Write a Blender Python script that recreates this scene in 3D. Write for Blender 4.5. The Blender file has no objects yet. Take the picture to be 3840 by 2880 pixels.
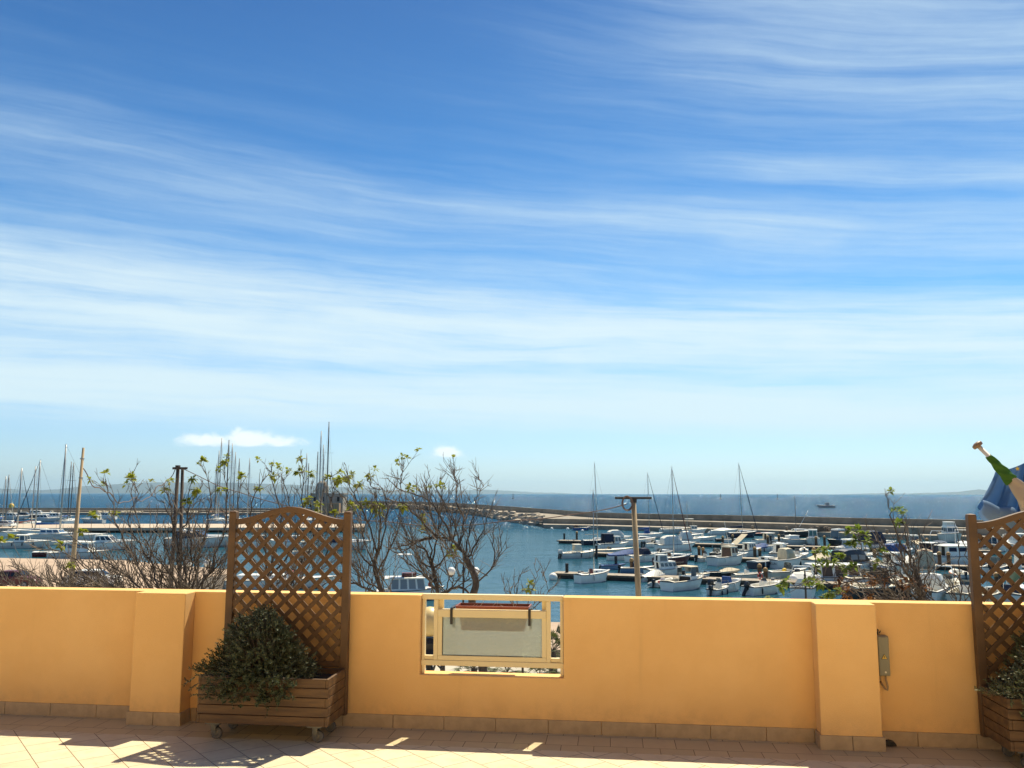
import bpy, math, random
from mathutils import Vector, Matrix
R = math.radians
C = bpy.context.scene.collection
random.seed(7)
# ------------------------------------------------------------------ camera
FPX, PITCH, ROLL, EYE = 3109.0, R(7.53), R(0.08), 9.5       # water is z = 0
cd = bpy.data.cameras.new('camera'); cam = bpy.data.objects.new('camera', cd); C.objects.link(cam)
cd.sensor_width = 36; cd.lens = 36*FPX/3840; cd.clip_start = 0.05; cd.clip_end = 80000
cam.matrix_world = Matrix.Translation((0, 0, EYE)) @ Matrix.Rotation(R(90)+PITCH, 4, 'X') @ Matrix.Rotation(ROLL, 4, 'Z')
bpy.context.scene.camera = cam
# ------------------------------------------------------------------ light and sky
SUN_EL, SUN_AZ = 58.9, 25.2                                  # azimuth measured from +Y towards +X
sl = bpy.data.lights.new('sun', 'SUN'); sl.energy = 4.6; sl.angle = R(0.53); sl.color = (1, 0.89, 0.68)
so_ = bpy.data.objects.new('sun', sl); C.objects.link(so_)
sdir = Vector((math.sin(R(SUN_AZ))*math.cos(R(SUN_EL)), math.cos(R(SUN_AZ))*math.cos(R(SUN_EL)), math.sin(R(SUN_EL))))
so_.rotation_euler = (-sdir).to_track_quat('-Z', 'Y').to_euler()
vs = bpy.context.scene.view_settings
vs.view_transform = 'Standard'; vs.look = 'None'; vs.gamma = 1; vs.exposure = 0.78; vs.use_curve_mapping = False

class NT:                                                    # a tiny node-tree helper
    def __init__(s, nt): s.nt = nt; s.n = nt.nodes; s.l = nt.links
    def node(s, t, **k):
        n = s.n.new(t)
        for a, b in k.items(): setattr(n, a, b)
        return n
    def put(s, sock, val):
        if isinstance(val, bpy.types.NodeSocket): s.l.new(val, sock)
        elif isinstance(val, (tuple, list)) and sock.type == 'RGBA' and len(val) == 3: sock.default_value = (*val, 1)
        else: sock.default_value = val
    def m(s, op, a, b=None, c=None):
        n = s.node('ShaderNodeMath', operation=op)
        for i, x in enumerate((a, b, c)):
            if x is not None: s.put(n.inputs[i], x)
        return n.outputs[0]
    def mix(s, f, a, b, mode='MIX'):
        n = s.node('ShaderNodeMix', data_type='RGBA', blend_type=mode)
        s.put(n.inputs[0], f); s.put(n.inputs[6], a); s.put(n.inputs[7], b)
        return n.outputs[2]
    def ramp(s, f, stops, interp='LINEAR'):
        n = s.node('ShaderNodeValToRGB'); n.color_ramp.interpolation = interp
        e = n.color_ramp.elements
        while len(e) < len(stops): e.new(0.5)
        for i, (p, c) in enumerate(stops):
            e[i].position = p; e[i].color = (*c, 1) if len(c) == 3 else c
        s.put(n.inputs[0], f); return n.outputs[0]
    def noise(s, vec, scale, detail=3, rough=0.5, dist=0.0, dims='3D'):
        n = s.node('ShaderNodeTexNoise', noise_dimensions=dims)
        if vec is not None: s.l.new(vec, n.inputs['Vector'])
        n.inputs['Scale'].default_value = scale; n.inputs['Detail'].default_value = detail
        n.inputs['Roughness'].default_value = rough; n.inputs['Distortion'].default_value = dist
        return n.outputs[0]
    def xyz(s, x, y, z=0.0):
        n = s.node('ShaderNodeCombineXYZ')
        for i, v in enumerate((x, y, z)): s.put(n.inputs[i], v)
        return n.outputs[0]
    def sstep(s, x, a, b):
        n = s.node('ShaderNodeMapRange', interpolation_type='SMOOTHSTEP')
        s.put(n.inputs[0], x); n.inputs[1].default_value = a; n.inputs[2].default_value = b
        return n.outputs[0]
    def gauss(s, x, c, w):
        d = s.m('DIVIDE', s.m('SUBTRACT', x, c), w)
        return s.m('POWER', 2.71828, s.m('MULTIPLY', s.m('MULTIPLY', d, d), -1.0))

world = bpy.data.worlds.new("World"); bpy.context.scene.world = world; world.use_nodes = True
def build_sky():
    t = NT(world.node_tree); bg = t.n['Background']
    sky = t.node('ShaderNodeTexSky', sky_type='NISHITA', sun_disc=False, sun_elevation=R(SUN_EL), sun_rotation=R(SUN_AZ),
                 altitude=0, air_density=1.0, dust_density=0.6, ozone_density=2.0)
    g = t.node('ShaderNodeTexCoord').outputs['Generated']
    s3 = t.node('ShaderNodeSeparateXYZ'); t.l.new(g, s3.inputs[0]); X, Y, Z = s3.outputs
    el = t.m('MULTIPLY', t.m('ARCSINE', Z), 57.29578)
    az = t.m('MULTIPLY', t.m('ARCTAN2', X, Y), 57.29578)
    tint = t.ramp(t.m('DIVIDE', t.m('MAXIMUM', el, 0.0), 45.0), [(0, (0.66, 0.80, 1.0)), (0.10, (0.52, 0.70, 0.90)), (0.25, (0.23, 0.60, 0.83)),
                  (0.42, (0.20, 0.50, 0.73)), (0.58, (0.175, 0.415, 0.63)), (0.75, (0.14, 0.325, 0.54))])
    base = t.mix(1.0, sky.outputs[0], tint, 'MULTIPLY')
    # cirrus, laid out in the sky's own azimuth and elevation: streaks that dip towards the right
    e2 = t.m('ADD', el, t.m('MULTIPLY', t.m('DIVIDE', el, 20.0), t.m('ADD', t.m('MULTIPLY', az, 0.10), t.m('MULTIPLY', t.m('MULTIPLY', az, az), 0.0018))))
    warp = t.noise(t.xyz(t.m('MULTIPLY', az, 0.045), t.m('MULTIPLY', el, 0.16), 3.0), 1.0, 3, 0.55)
    ew = t.m('ADD', e2, t.m('MULTIPLY', t.m('SUBTRACT', warp, 0.5), 2.0))
    n1 = t.noise(t.xyz(t.m('MULTIPLY', az, 0.030), t.m('MULTIPLY', ew, 0.40)), 1.0, 8, 0.62, 0.1)
    n2 = t.noise(t.xyz(t.m('MULTIPLY', az, 0.040), t.m('MULTIPLY', ew, 1.1), 7.0), 1.0, 9, 0.66, 0.12)
    n3 = t.noise(t.xyz(t.m('MULTIPLY', az, 0.10), t.m('MULTIPLY', ew, 0.25), 11.0), 1.0, 9, 0.66, 0.2)
    cov = t.m('MULTIPLY', t.gauss(ew, 11.2, 4.2), 0.80)
    lowr = t.m('MULTIPLY', t.gauss(ew, 5.8, 1.9), 0.78)
    veil = t.m('MULTIPLY', t.gauss(ew, 19.2, 2.5), t.m('ADD', 0.33, t.m('MULTIPLY', t.sstep(az, -10, 20), 0.08)))
    right = t.m('MULTIPLY', t.gauss(ew, 33.0, 7.5), t.m('MULTIPLY', t.sstep(az, -10, 26), 0.52))
    side = t.m('MULTIPLY', t.gauss(ew, 23.5, 1.0), t.m('MULTIPLY', t.sstep(az, 6, 22), 0.30))
    c = t.m('ADD', t.m('ADD', cov, lowr), t.m('ADD', t.m('ADD', veil, right), side))
    c = t.m('ADD', c, t.m('MULTIPLY', t.gauss(ew, 24.0, 6.0), 0.10))
    str_ = t.m('ADD', t.m('MULTIPLY', t.m('SUBTRACT', n1, 0.5), 1.15), t.m('ADD', t.m('MULTIPLY', t.m('SUBTRACT', n2, 0.5), 0.92), t.m('MULTIPLY', t.m('SUBTRACT', n3, 0.5), 0.45)))
    amp = t.m('ADD', 0.20, t.m('MULTIPLY', c, 0.95))
    dens = t.m('ADD', c, t.m('MULTIPLY', str_, amp))
    blob = None                                               # the few small cumulus over the hills
    nb = t.noise(t.xyz(t.m('MULTIPLY', az, 0.9), t.m('MULTIPLY', el, 1.5), 2.0), 1.0, 9, 0.62, 0.4)
    for (a0, e0, wa, we, k) in ((-17.6, 3.50, 1.5, 0.62, 1.1), (-20.2, 3.35, 1.5, 0.48, 0.95), (-15.6, 3.40, 1.5, 0.44, 0.8), (-4.5, 2.80, 0.95, 0.42, 1.05)):
        up = t.m('SUBTRACT', el, e0)
        q = t.m('MULTIPLY', t.m('MULTIPLY', t.gauss(az, a0, wa), t.gauss(el, e0, we)), t.m('MULTIPLY', t.sstep(up, -we*1.2, -we*0.5), k))
        q = t.sstep(t.m('ADD', q, t.m('MULTIPLY', t.m('SUBTRACT', nb, 0.5), 1.3)), 0.10, 0.80)
        q = t.m('MULTIPLY', q, t.m('MULTIPLY', t.sstep(t.gauss(az, a0, wa*1.6), 0.12, 0.5), t.sstep(t.gauss(el, e0, we*1.9), 0.12, 0.5)))
        blob = q if blob is None else t.m('MAXIMUM', blob, q)
    f = t.m('MULTIPLY', t.sstep(dens, 0.02, 1.0), t.sstep(el, 0.0, 5.0))
    cloud = t.ramp(t.m('DIVIDE', t.m('MAXIMUM', el, 0.0), 45.0), [(0, (4.3, 5.4, 5.8)), (0.25, (4.6, 5.5, 5.8)), (0.5, (3.4, 4.5, 5.4)), (0.75, (3.0, 4.0, 5.1))])
    col = t.mix(t.m('MULTIPLY', f, 0.93), base, cloud)
    col = t.mix(t.m('MULTIPLY', blob, 0.96), col, (6.3, 6.7, 6.7))
    t.l.new(col, bg.inputs['Color']); bg.inputs['Strength'].default_value = 0.1
build_sky()
# ------------------------------------------------------------------ helpers
def ray(u, v):
    x = (u-1920)/FPX; y = (1440-v)/FPX
    x, y = x*math.cos(ROLL)-y*math.sin(ROLL), x*math.sin(ROLL)+y*math.cos(ROLL)
    return Vector((x, math.cos(PITCH)-y*math.sin(PITCH), math.sin(PITCH)+y*math.cos(PITCH)))
def at(u, v, z=0.0):                                          # where the line of sight of a photo pixel meets height z
    d = ray(u, v); k = (z-EYE)/d.z
    return Vector((0, 0, EYE))+d*k
def far(u, v, D):                                             # the same at forward distance D
    d = ray(u, v); return Vector((0, 0, EYE))+d*(D/d.y)

class MB:                                                     # collects shapes, links them as ONE mesh object
    def __init__(s): s.v = []; s.f = []
    def add(s, vs_, fs, M=None):
        o = len(s.v)
        s.v += [tuple(M @ Vector(p)) if M else tuple(p) for p in vs_]
        s.f += [tuple(i+o for i in f) for f in fs]; return s
    def box(s, x0, y0, z0, x1, y1, z1, M=None):
        return s.hexa([(x0, y0, z0), (x1, y0, z0), (x1, y1, z0), (x0, y1, z0), (x0, y0, z1), (x1, y0, z1), (x1, y1, z1), (x0, y1, z1)], M)
    def hexa(s, p, M=None):
        return s.add(p, [(0, 3, 2, 1), (4, 5, 6, 7), (0, 1, 5, 4), (1, 2, 6, 5), (2, 3, 7, 6), (3, 0, 4, 7)], M)
    def prism(s, poly, z0, z1, M=None):                       # poly in xy, counter-clockwise
        n = len(poly)
        vs_ = [(x, y, z0) for x, y in poly]+[(x, y, z1) for x, y in poly]
        return s.add(vs_, [tuple(range(n-1, -1, -1)), tuple(range(n, 2*n))]+[(i, (i+1) % n, n+(i+1) % n, n+i) for i in range(n)], M)
    def loft(s, rings, closed=True, cap0=True, cap1=True, M=None):
        n = len(rings[0]); vs_ = [p for r in rings for p in r]; fs = []
        for j in range(len(rings)-1):
            for i in range(n if closed else n-1):
                a = j*n+i; b = j*n+(i+1) % n
                fs.append((a, b, b+n, a+n))
        if closed and cap0: fs.append(tuple(range(n-1, -1, -1)))
        if closed and cap1: fs.append(tuple((len(rings)-1)*n+i for i in range(n)))
        return s.add(vs_, fs, M)
    def tube(s, pts, r, n=6, M=None, cap=True):
        pts = [Vector(p) for p in pts]
        rr = r if isinstance(r, (list, tuple)) else [r]*len(pts)
        rings = []; prev = None
        for i, p in enumerate(pts):
            a = pts[max(i-1, 0)]; b = pts[min(i+1, len(pts)-1)]
            d = (b-a); d = d.normalized() if d.length > 1e-9 else Vector((0, 0, 1))
            if prev is None:
                u = d.orthogonal().normalized()
            else:
                u = prev-d*prev.dot(d); u = u.normalized() if u.length > 1e-6 else d.orthogonal().normalized()
            prev = u; w = d.cross(u)
            rings.append([tuple(p+(u*math.cos(2*math.pi*k/n)+w*math.sin(2*math.pi*k/n))*rr[i]) for k in range(n)])
        return s.loft(rings, True, cap, cap, M)
    def lathe(s, prof, n=12, c=(0, 0, 0), M=None):            # prof: (radius, z) from bottom to top
        rings = [[(c[0]+r*math.cos(2*math.pi*k/n), c[1]+r*math.sin(2*math.pi*k/n), c[2]+z) for k in range(n)] for r, z in prof]
        return s.loft(rings, True, True, True, M)
    def ball(s, c, r, n=14, sz=1.0):
        return s.lathe([(max(r*math.sin(math.pi*i/8), 0.001), -r*sz*math.cos(math.pi*i/8)) for i in range(9)], n, c)
    def sheet(s, q, t, M=None):                               # quad corners, thickened along its normal
        q = [Vector(p) for p in q]; nrm = (q[1]-q[0]).cross(q[3]-q[0]).normalized()
        return s.hexa([tuple(p-nrm*0.006) for p in q]+[tuple(p+nrm*t) for p in q], M)
    def build(s, name, mat, parent=None, smooth=False, bevel=0.0, M=None):
        me = bpy.data.meshes.new(name); me.from_pydata(s.v, [], s.f); me.update()
        if smooth: me.polygons.foreach_set('use_smooth', [True]*len(me.polygons))
        o = bpy.data.objects.new(name, me); C.objects.link(o)
        if mat: me.materials.append(mat)
        if parent: o.parent = parent
        if M: o.matrix_local = M
        if bevel:
            b = o.modifiers.new('bevel', 'BEVEL'); b.width = bevel; b.segments = 2; b.limit_method = 'ANGLE'; b.angle_limit = R(40)
        return o
def thing(name, label, cat, loc=(0, 0, 0), rz=0.0, group=None):
    o = bpy.data.objects.new(name, None); C.objects.link(o); o.empty_display_size = 0.1
    o.location = loc; o.rotation_euler = (0, 0, rz); return tag(o, label, cat, group)
def tag(o, label, cat, group=None):
    o['label'] = label; o['category'] = cat
    if group: o['group'] = group
    return o
def kind(o, k): o['kind'] = k; return o
def copy_tree(o, parent=None):
    c = o.copy(); C.objects.link(c); c.parent = parent
    for ch in list(o.children): copy_tree(ch, c)
    return c

# ------------------------------------------------------------------ materials
MATS = {}
def mat(name, col, rough=0.5, metal=0.0, var=0.0, scale=8.0, bump=0.0, bscale=60.0, col2=None, spec=0.5, coat=0.0, stretch=None, dist=0.01):
    if name in MATS: return MATS[name]
    m = bpy.data.materials.new(name); m.use_nodes = True; t = NT(m.node_tree); p = t.n['Principled BSDF']
    p.inputs['Base Color'].default_value = (*col, 1); p.inputs['Roughness'].default_value = rough; p.inputs['Metallic'].default_value = metal
    p.inputs['Specular IOR Level'].default_value = spec; p.inputs['Coat Weight'].default_value = coat
    vec = t.node('ShaderNodeTexCoord').outputs['Object']
    if stretch:
        mp = t.node('ShaderNodeMapping'); t.l.new(vec, mp.inputs[0]); mp.inputs['Scale'].default_value = stretch; vec = mp.outputs[0]
    if var or col2:
        c2 = col2 or tuple(x*(1-var) for x in col)
        nz = t.noise(vec, scale, 6, 0.62)
        t.l.new(t.mix(t.sstep(nz, 0.32, 0.68), col, c2), p.inputs['Base Color'])
    if bump:
        b = t.node('ShaderNodeBump'); b.inputs['Strength'].default_value = bump; b.inputs['Distance'].default_value = dist
        t.l.new(t.noise(vec, bscale, 4, 0.6), b.inputs['Height']); t.l.new(b.outputs[0], p.inputs['Normal'])
    MATS[name] = m; return m
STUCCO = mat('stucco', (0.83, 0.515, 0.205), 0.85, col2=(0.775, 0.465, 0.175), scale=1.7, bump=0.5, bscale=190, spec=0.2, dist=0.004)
def weather(m):
    t = NT(m.node_tree); p = t.n['Principled BSDF']; lk = p.inputs['Base Color'].links[0].from_socket
    oc = t.node('ShaderNodeTexCoord').outputs['Object']; mp = t.node('ShaderNodeMapping'); t.l.new(oc, mp.inputs[0]); mp.inputs['Scale'].default_value = (9, 9, .55)
    st = t.sstep(t.noise(mp.outputs[0], 1.0, 5, .6), .60, .82); pt = t.sstep(t.noise(oc, 3.1, 7, .7), .60, .70)
    s3 = t.node('ShaderNodeSeparateXYZ'); t.l.new(oc, s3.inputs[0])
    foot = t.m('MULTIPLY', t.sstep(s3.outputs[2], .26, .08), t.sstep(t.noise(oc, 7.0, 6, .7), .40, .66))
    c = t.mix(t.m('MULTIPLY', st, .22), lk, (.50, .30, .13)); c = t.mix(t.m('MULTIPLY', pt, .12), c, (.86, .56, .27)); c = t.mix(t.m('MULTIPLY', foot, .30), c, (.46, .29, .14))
    t.l.new(c, p.inputs['Base Color'])
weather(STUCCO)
WOOD = mat('stained_wood', (0.130, 0.067, 0.024), 0.6, col2=(0.078, 0.040, 0.015), scale=5, stretch=(1, 1, 1), bump=0.25, bscale=70, dist=0.002)
WOODH = mat('stained_board', (0.145, 0.076, 0.027), 0.62, col2=(0.068, 0.034, 0.013), scale=4, stretch=(0.7, 5, 7), bump=0.3, bscale=40, dist=0.002)
ALU = mat('cream_aluminium', (0.80, 0.66, 0.37), 0.42, var=0.04, scale=3)
SKIRT = mat('skirting_tile', (0.46, 0.33, 0.19), 0.5, var=0.18, scale=14, bump=0.15, bscale=120, dist=0.002)
BLACKM = mat('black_metal', (0.012, 0.011, 0.010), 0.45)
TERRA = mat('terracotta_plastic', (0.235, 0.050, 0.026), 0.5, var=0.15)
SOIL = mat('soil', (0.05, 0.032, 0.02), 0.95, var=0.4, scale=40, bump=0.8, bscale=90)
STEEL = mat('steel', (0.14, 0.135, 0.12), 0.35, 0.9)
GREYRUB = mat('grey_rubber', (0.10, 0.095, 0.085), 0.6)
CONC = mat('concrete', (0.36, 0.31, 0.24), 0.85, col2=(0.24, 0.205, 0.155), scale=0.5, bump=0.3, bscale=8)
CONCD = mat('weathered_concrete', (0.30, 0.26, 0.195), 0.9, col2=(0.19, 0.163, 0.12), scale=0.35, bump=0.4, bscale=6)
QUAY = mat('quay_paving', (0.46, 0.34, 0.235), 0.85, col2=(0.36, 0.26, 0.18), scale=0.25, bump=0.2, bscale=5)
PONT = mat('pontoon_planks', (0.36, 0.31, 0.235), 0.85, col2=(0.24, 0.20, 0.15), scale=1.2, stretch=(4, 0.6, 1), bump=0.3, bscale=10)
PONTD = mat('pontoon_float', (0.045, 0.042, 0.036), 0.8, var=0.5, scale=1.5)
WHITE = mat('white_gelcoat', (0.88, 0.85, 0.75), 0.3, col2=(0.80, 0.77, 0.67), scale=1.3, coat=0.2)
CREAM = mat('cream_gelcoat', (0.74, 0.68, 0.52), 0.4, var=0.1, scale=1.5)
GREYW = mat('grey_gelcoat', (0.66, 0.65, 0.58), 0.4, var=0.15, scale=1.5)
NAVY = mat('navy_paint', (0.012, 0.020, 0.045), 0.35, var=0.2)
BLUE = mat('blue_canvas', (0.022, 0.085, 0.27), 0.75, var=0.3, scale=3, bump=0.4, bscale=6)
NAVYC = mat('navy_canvas', (0.012, 0.022, 0.055), 0.8, var=0.3, scale=3, bump=0.4, bscale=6)
CANVAS = mat('beige_canvas', (0.60, 0.52, 0.36), 0.8, var=0.2, scale=3, bump=0.4, bscale=6)
WCANVAS = mat('white_canvas', (0.76, 0.74, 0.66), 0.75, var=0.15, scale=3, bump=0.4, bscale=6)
MAROON = mat('maroon_paint', (0.115, 0.018, 0.016), 0.4, var=0.2)
RED = mat('red_plastic', (0.42, 0.040, 0.025), 0.45, var=0.1)
ORANGE = mat('orange_plastic', (0.62, 0.19, 0.07), 0.5)
BROWN = mat('brown_wood', (0.10, 0.050, 0.026), 0.5, var=0.3, scale=4)
TURQ = mat('turquoise_canvas', (0.15, 0.48, 0.44), 0.7, var=0.2)
GLASSD = mat('tinted_window', (0.018, 0.024, 0.028), 0.08, spec=0.7)
GLASSB = mat('smoked_window', (0.075, 0.105, 0.12), 0.08, spec=0.7)
DARKIN = mat('dark_interior', (0.02, 0.016, 0.013), 0.8)
BLACKP = mat('black_plastic', (0.014, 0.014, 0.016), 0.35)
GREYP = mat('grey_plastic', (0.26, 0.27, 0.27), 0.4)
RUBR = mat('rub_rail_rubber', (0.035, 0.028, 0.024), 0.6)
ANOD = mat('mast_aluminium', (0.40, 0.39, 0.36), 0.4, 0.5)
ANODD = mat('dark_mast_aluminium', (0.13, 0.125, 0.12), 0.45, 0.4)
WIRE = mat('rigging_wire', (0.10, 0.10, 0.10), 0.5, 0.3)
HYPA = mat('inflatable_tube', (0.50, 0.50, 0.46), 0.55, var=0.1)
BARK = mat('bark', (0.115, 0.085, 0.060), 0.85, col2=(0.050, 0.036, 0.026), scale=9, bump=0.7, bscale=40)
TWIG = mat('twig_bark', (0.190, 0.145, 0.105), 0.8, col2=(0.075, 0.055, 0.040), scale=3)
PILEW = mat('pile_timber', (0.145, 0.078, 0.035), 0.8, var=0.45, scale=3)
PILED = mat('dark_pile', (0.022, 0.020, 0.018), 0.7, var=0.3)
OCHRE = mat('ochre_cap', (0.44, 0.255, 0.085), 0.6, var=0.25, scale=4)
POLEW = mat('pole_timber', (0.50, 0.365, 0.20), 0.8, col2=(0.34, 0.235, 0.125), scale=2.5, stretch=(6, 6, 0.5), bump=0.3, bscale=25)
POLED = mat('dark_pole_timber', (0.085, 0.058, 0.042), 0.85, var=0.4, scale=2, stretch=(6, 6, 0.5))
GLOBE = mat('opal_globe', (0.84, 0.81, 0.72), 0.3, var=0.04)
YGLOBE = mat('aged_globe', (0.76, 0.58, 0.26), 0.35, var=0.08)
IRON = mat('wrought_iron', (0.012, 0.011, 0.011), 0.5)
def leaf_mat(name, c1, c2, trans=0.25):
    m = mat(name, c1, 0.6, col2=c2, scale=5, spec=0.3)
    m.node_tree.nodes['Principled BSDF'].inputs['Transmission Weight'].default_value = 0.0
    t = NT(m.node_tree); p = t.n['Principled BSDF']; out = t.n['Material Output']
    tr = t.node('ShaderNodeBsdfTranslucent'); tr.inputs[0].default_value = (c1[0]*1.4, c1[1]*1.5, c1[2]*0.8, 1)
    mx = t.node('ShaderNodeMixShader'); mx.inputs[0].default_value = trans
    t.l.new(p.outputs[0], mx.inputs[1]); t.l.new(tr.outputs[0], mx.inputs[2]); t.l.new(mx.outputs[0], out.inputs['Surface'])
    return m
LEAFY = leaf_mat('young_leaf', (0.20, 0.215, 0.030), (0.29, 0.265, 0.035), 0.45)
LEAFG = leaf_mat('green_leaf', (0.125, 0.165, 0.034), (0.20, 0.215, 0.05), 0.45)
LEAFR = leaf_mat('withered_leaf', (0.17, 0.065, 0.022), (0.10, 0.04, 0.018), 0.3)
ROSE = leaf_mat('rosemary_leaf', (0.052, 0.066, 0.030), (0.090, 0.105, 0.052), 0.15)
SILV = leaf_mat('silvery_leaf', (0.085, 0.100, 0.050), (0.15, 0.16, 0.085), 0.15)
PALM = leaf_mat('palm_leaf', (0.060, 0.075, 0.024), (0.11, 0.115, 0.045), 0.2)

# ------------------------------------------------------------------ sea, haze and hills
def sea():
    m = bpy.data.materials.new('sea_water'); m.use_nodes = True; t = NT(m.node_tree); p = t.n['Principled BSDF']
    pos = t.node('ShaderNodeNewGeometry').outputs['Position']
    sp = t.node('ShaderNodeSeparateXYZ'); t.l.new(pos, sp.inputs[0])
    big = t.noise(pos, 0.018, 4, 0.6)
    inside = t.mix(t.sstep(big, 0.35, 0.65), (0.010, 0.055, 0.082), (0.015, 0.069, 0.098))
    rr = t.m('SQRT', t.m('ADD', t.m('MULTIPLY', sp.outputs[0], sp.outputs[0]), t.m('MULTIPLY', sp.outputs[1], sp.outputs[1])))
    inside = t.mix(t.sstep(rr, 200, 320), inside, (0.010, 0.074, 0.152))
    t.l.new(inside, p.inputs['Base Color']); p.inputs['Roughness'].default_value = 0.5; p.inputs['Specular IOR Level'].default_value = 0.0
    mp = t.node('ShaderNodeMapping'); t.l.new(pos, mp.inputs[0]); mp.inputs['Rotation'].default_value = (0, 0, R(18)); mp.inputs['Scale'].default_value = (0.7, 1.2, 1)
    h = t.m('ADD', t.noise(mp.outputs[0], 0.9, 4, 0.6, 0.4), t.m('MULTIPLY', t.noise(mp.outputs[0], 0.16, 3, 0.55), 2.2))
    # open sea outside the moles is rougher than the harbour
    dist = t.m('SQRT', t.m('ADD', t.m('MULTIPLY', sp.outputs[0], sp.outputs[0]), t.m('MULTIPLY', sp.outputs[1], sp.outputs[1])))
    b = t.node('ShaderNodeBump'); b.inputs['Strength'].default_value = 1.0
    t.l.new(t.m('ADD', 0.10, t.m('MULTIPLY', t.sstep(dist, 190, 280), 1.5)), b.inputs['Distance'])
    t.l.new(h, b.inputs['Height']); t.l.new(b.outputs[0], p.inputs['Normal'])
    gl = t.node('ShaderNodeBsdfGlossy'); gl.inputs['Roughness'].default_value = 0.09; gl.inputs['Color'].default_value = (0.85, 0.93, 1, 1); t.l.new(b.outputs[0], gl.inputs['Normal'])
    fr = t.node('ShaderNodeFresnel'); fr.inputs['IOR'].default_value = 1.33; t.l.new(b.outputs[0], fr.inputs['Normal'])
    cap = t.m('MINIMUM', fr.outputs[0], t.m('SUBTRACT', 0.33, t.m('MULTIPLY', t.sstep(dist, 190, 280), 0.07)))
    mx = t.node('ShaderNodeMixShader'); t.l.new(cap, mx.inputs[0]); t.l.new(p.outputs[0], mx.inputs[1]); t.l.new(gl.outputs[0], mx.inputs[2]); t.l.new(mx.outputs[0], t.n['Material Output'].inputs['Surface'])
    o = MB().add([(-30000, -300, 0), (30000, -300, 0), (30000, 30000, 0), (-30000, 30000, 0)], [(0, 1, 2, 3)]).build('sea_water', m)
    kind(o, 'structure')
sea()
def glint_facets():                                            # tilted facets added to the open sea, aimed to flash sun glints viewerward
    m = bpy.data.materials.new('glint_facet_water'); m.use_nodes = True; p = m.node_tree.nodes['Principled BSDF']
    p.inputs['Base Color'].default_value = (.03, .10, .16, 1); p.inputs['Roughness'].default_value = .36; p.inputs['IOR'].default_value = 1.33
    rng = random.Random(21); mb = MB()
    for i in range(1000):
        az = R(rng.triangular(-8, 36, 24)); D = 215/(rng.random()**.9*.86+.05)
        if D > 3600: continue
        x, y = D*math.tan(az), D
        w = D*(.42+.32*rng.random()**2)/829; h = w*.5
        v = Vector((-x, -y, EYE)).normalized(); n = (v+sdir).normalized()
        n = (n+Vector((rng.gauss(0, .05), rng.gauss(0, .05), 0))).normalized()
        u = Vector((n.y, -n.x, 0)).normalized(); q = n.cross(u); q = q if q.z > 0 else -q; c = Vector((x, y, 0))
        a, b, t = c-u*w, c+u*w, c+q*h*1.3; back = c+Vector((x, y, 0)).normalized()*h*2.5
        mb.add([a, b, t, back], [(0, 1, 2), (1, 3, 2), (3, 0, 2)])
    kind(mb.build('glint_facets', m), 'stuff')
glint_facets()
def haze():
    m = bpy.data.materials.new('haze_air'); m.use_nodes = True; t = NT(m.node_tree)
    t.n.remove(t.n['Principled BSDF'])
    v = t.node('ShaderNodeVolumePrincipled'); v.inputs['Color'].default_value = (0.52, 0.80, 1.0, 1); v.inputs['Density'].default_value = 3.4e-5; v.inputs['Anisotropy'].default_value = 0.3
    t.l.new(v.outputs[0], t.n['Material Output'].inputs['Volume'])
    o = MB().box(-31500, -400, -1, 31500, 31500, 450).build('haze', m); kind(o, 'stuff')
haze()
HILL = mat('hill_scrub', (0.028, 0.040, 0.030), 0.9, col2=(0.05, 0.055, 0.042), scale=0.002)
def hill(name, D, prof, depth):                               # prof: (photo x, ridge photo y) at distance D
    mb = MB(); rings = []
    for u, v in prof:
        p = far(u, v, D); x, z = p.x, max(p.z, 0.5)
        rings.append([(x, D-depth*0.5, -0.8), (x, D-depth*0.22, z*0.55), (x, D, z), (x*1.02, D+depth*0.5, z*0.5), (x*1.03, D+depth, -0.8)])
    mb.loft(rings, False); kind(mb.build(name, HILL, smooth=True), 'structure')
random.seed(3)
def ridge(pts, n=9, j=2.0):
    out = []
    for (a, b), (c, d) in zip(pts, pts[1:]):
        for i in range(n):
            k = i/n; out.append((a+(c-a)*k, b+(d-b)*k+random.uniform(-j, j)*0.5))
    return out+[pts[-1]]
hill('hills', 20500, ridge([(-400, 1838), (-150, 1830), (0, 1832), (130, 1838), (230, 1834), (300, 1824), (360, 1819), (480, 1813), (600, 1809), (760, 1810), (900, 1811), (1000, 1814), (1130, 1819), (1300, 1827), (1420, 1834), (1520, 1843), (1580, 1852)]), 3000)
hill('hills', 23500, ridge([(1480, 1846), (1620, 1839), (1740, 1838), (1820, 1836), (1850, 1838), (1920, 1841), (2000, 1846), (2100, 1848), (2180, 1853)], 7, 1.4), 2500)
hill('hills', 18000, ridge([(3190, 1856), (3230, 1851), (3330, 1849), (3400, 1851), (3480, 1848), (3560, 1846), (3620, 1843), (3670, 1835), (3690, 1837), (3740, 1846), (3850, 1847), (4100, 1850), (4300, 1856)], 7, 1.0), 2500)
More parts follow.
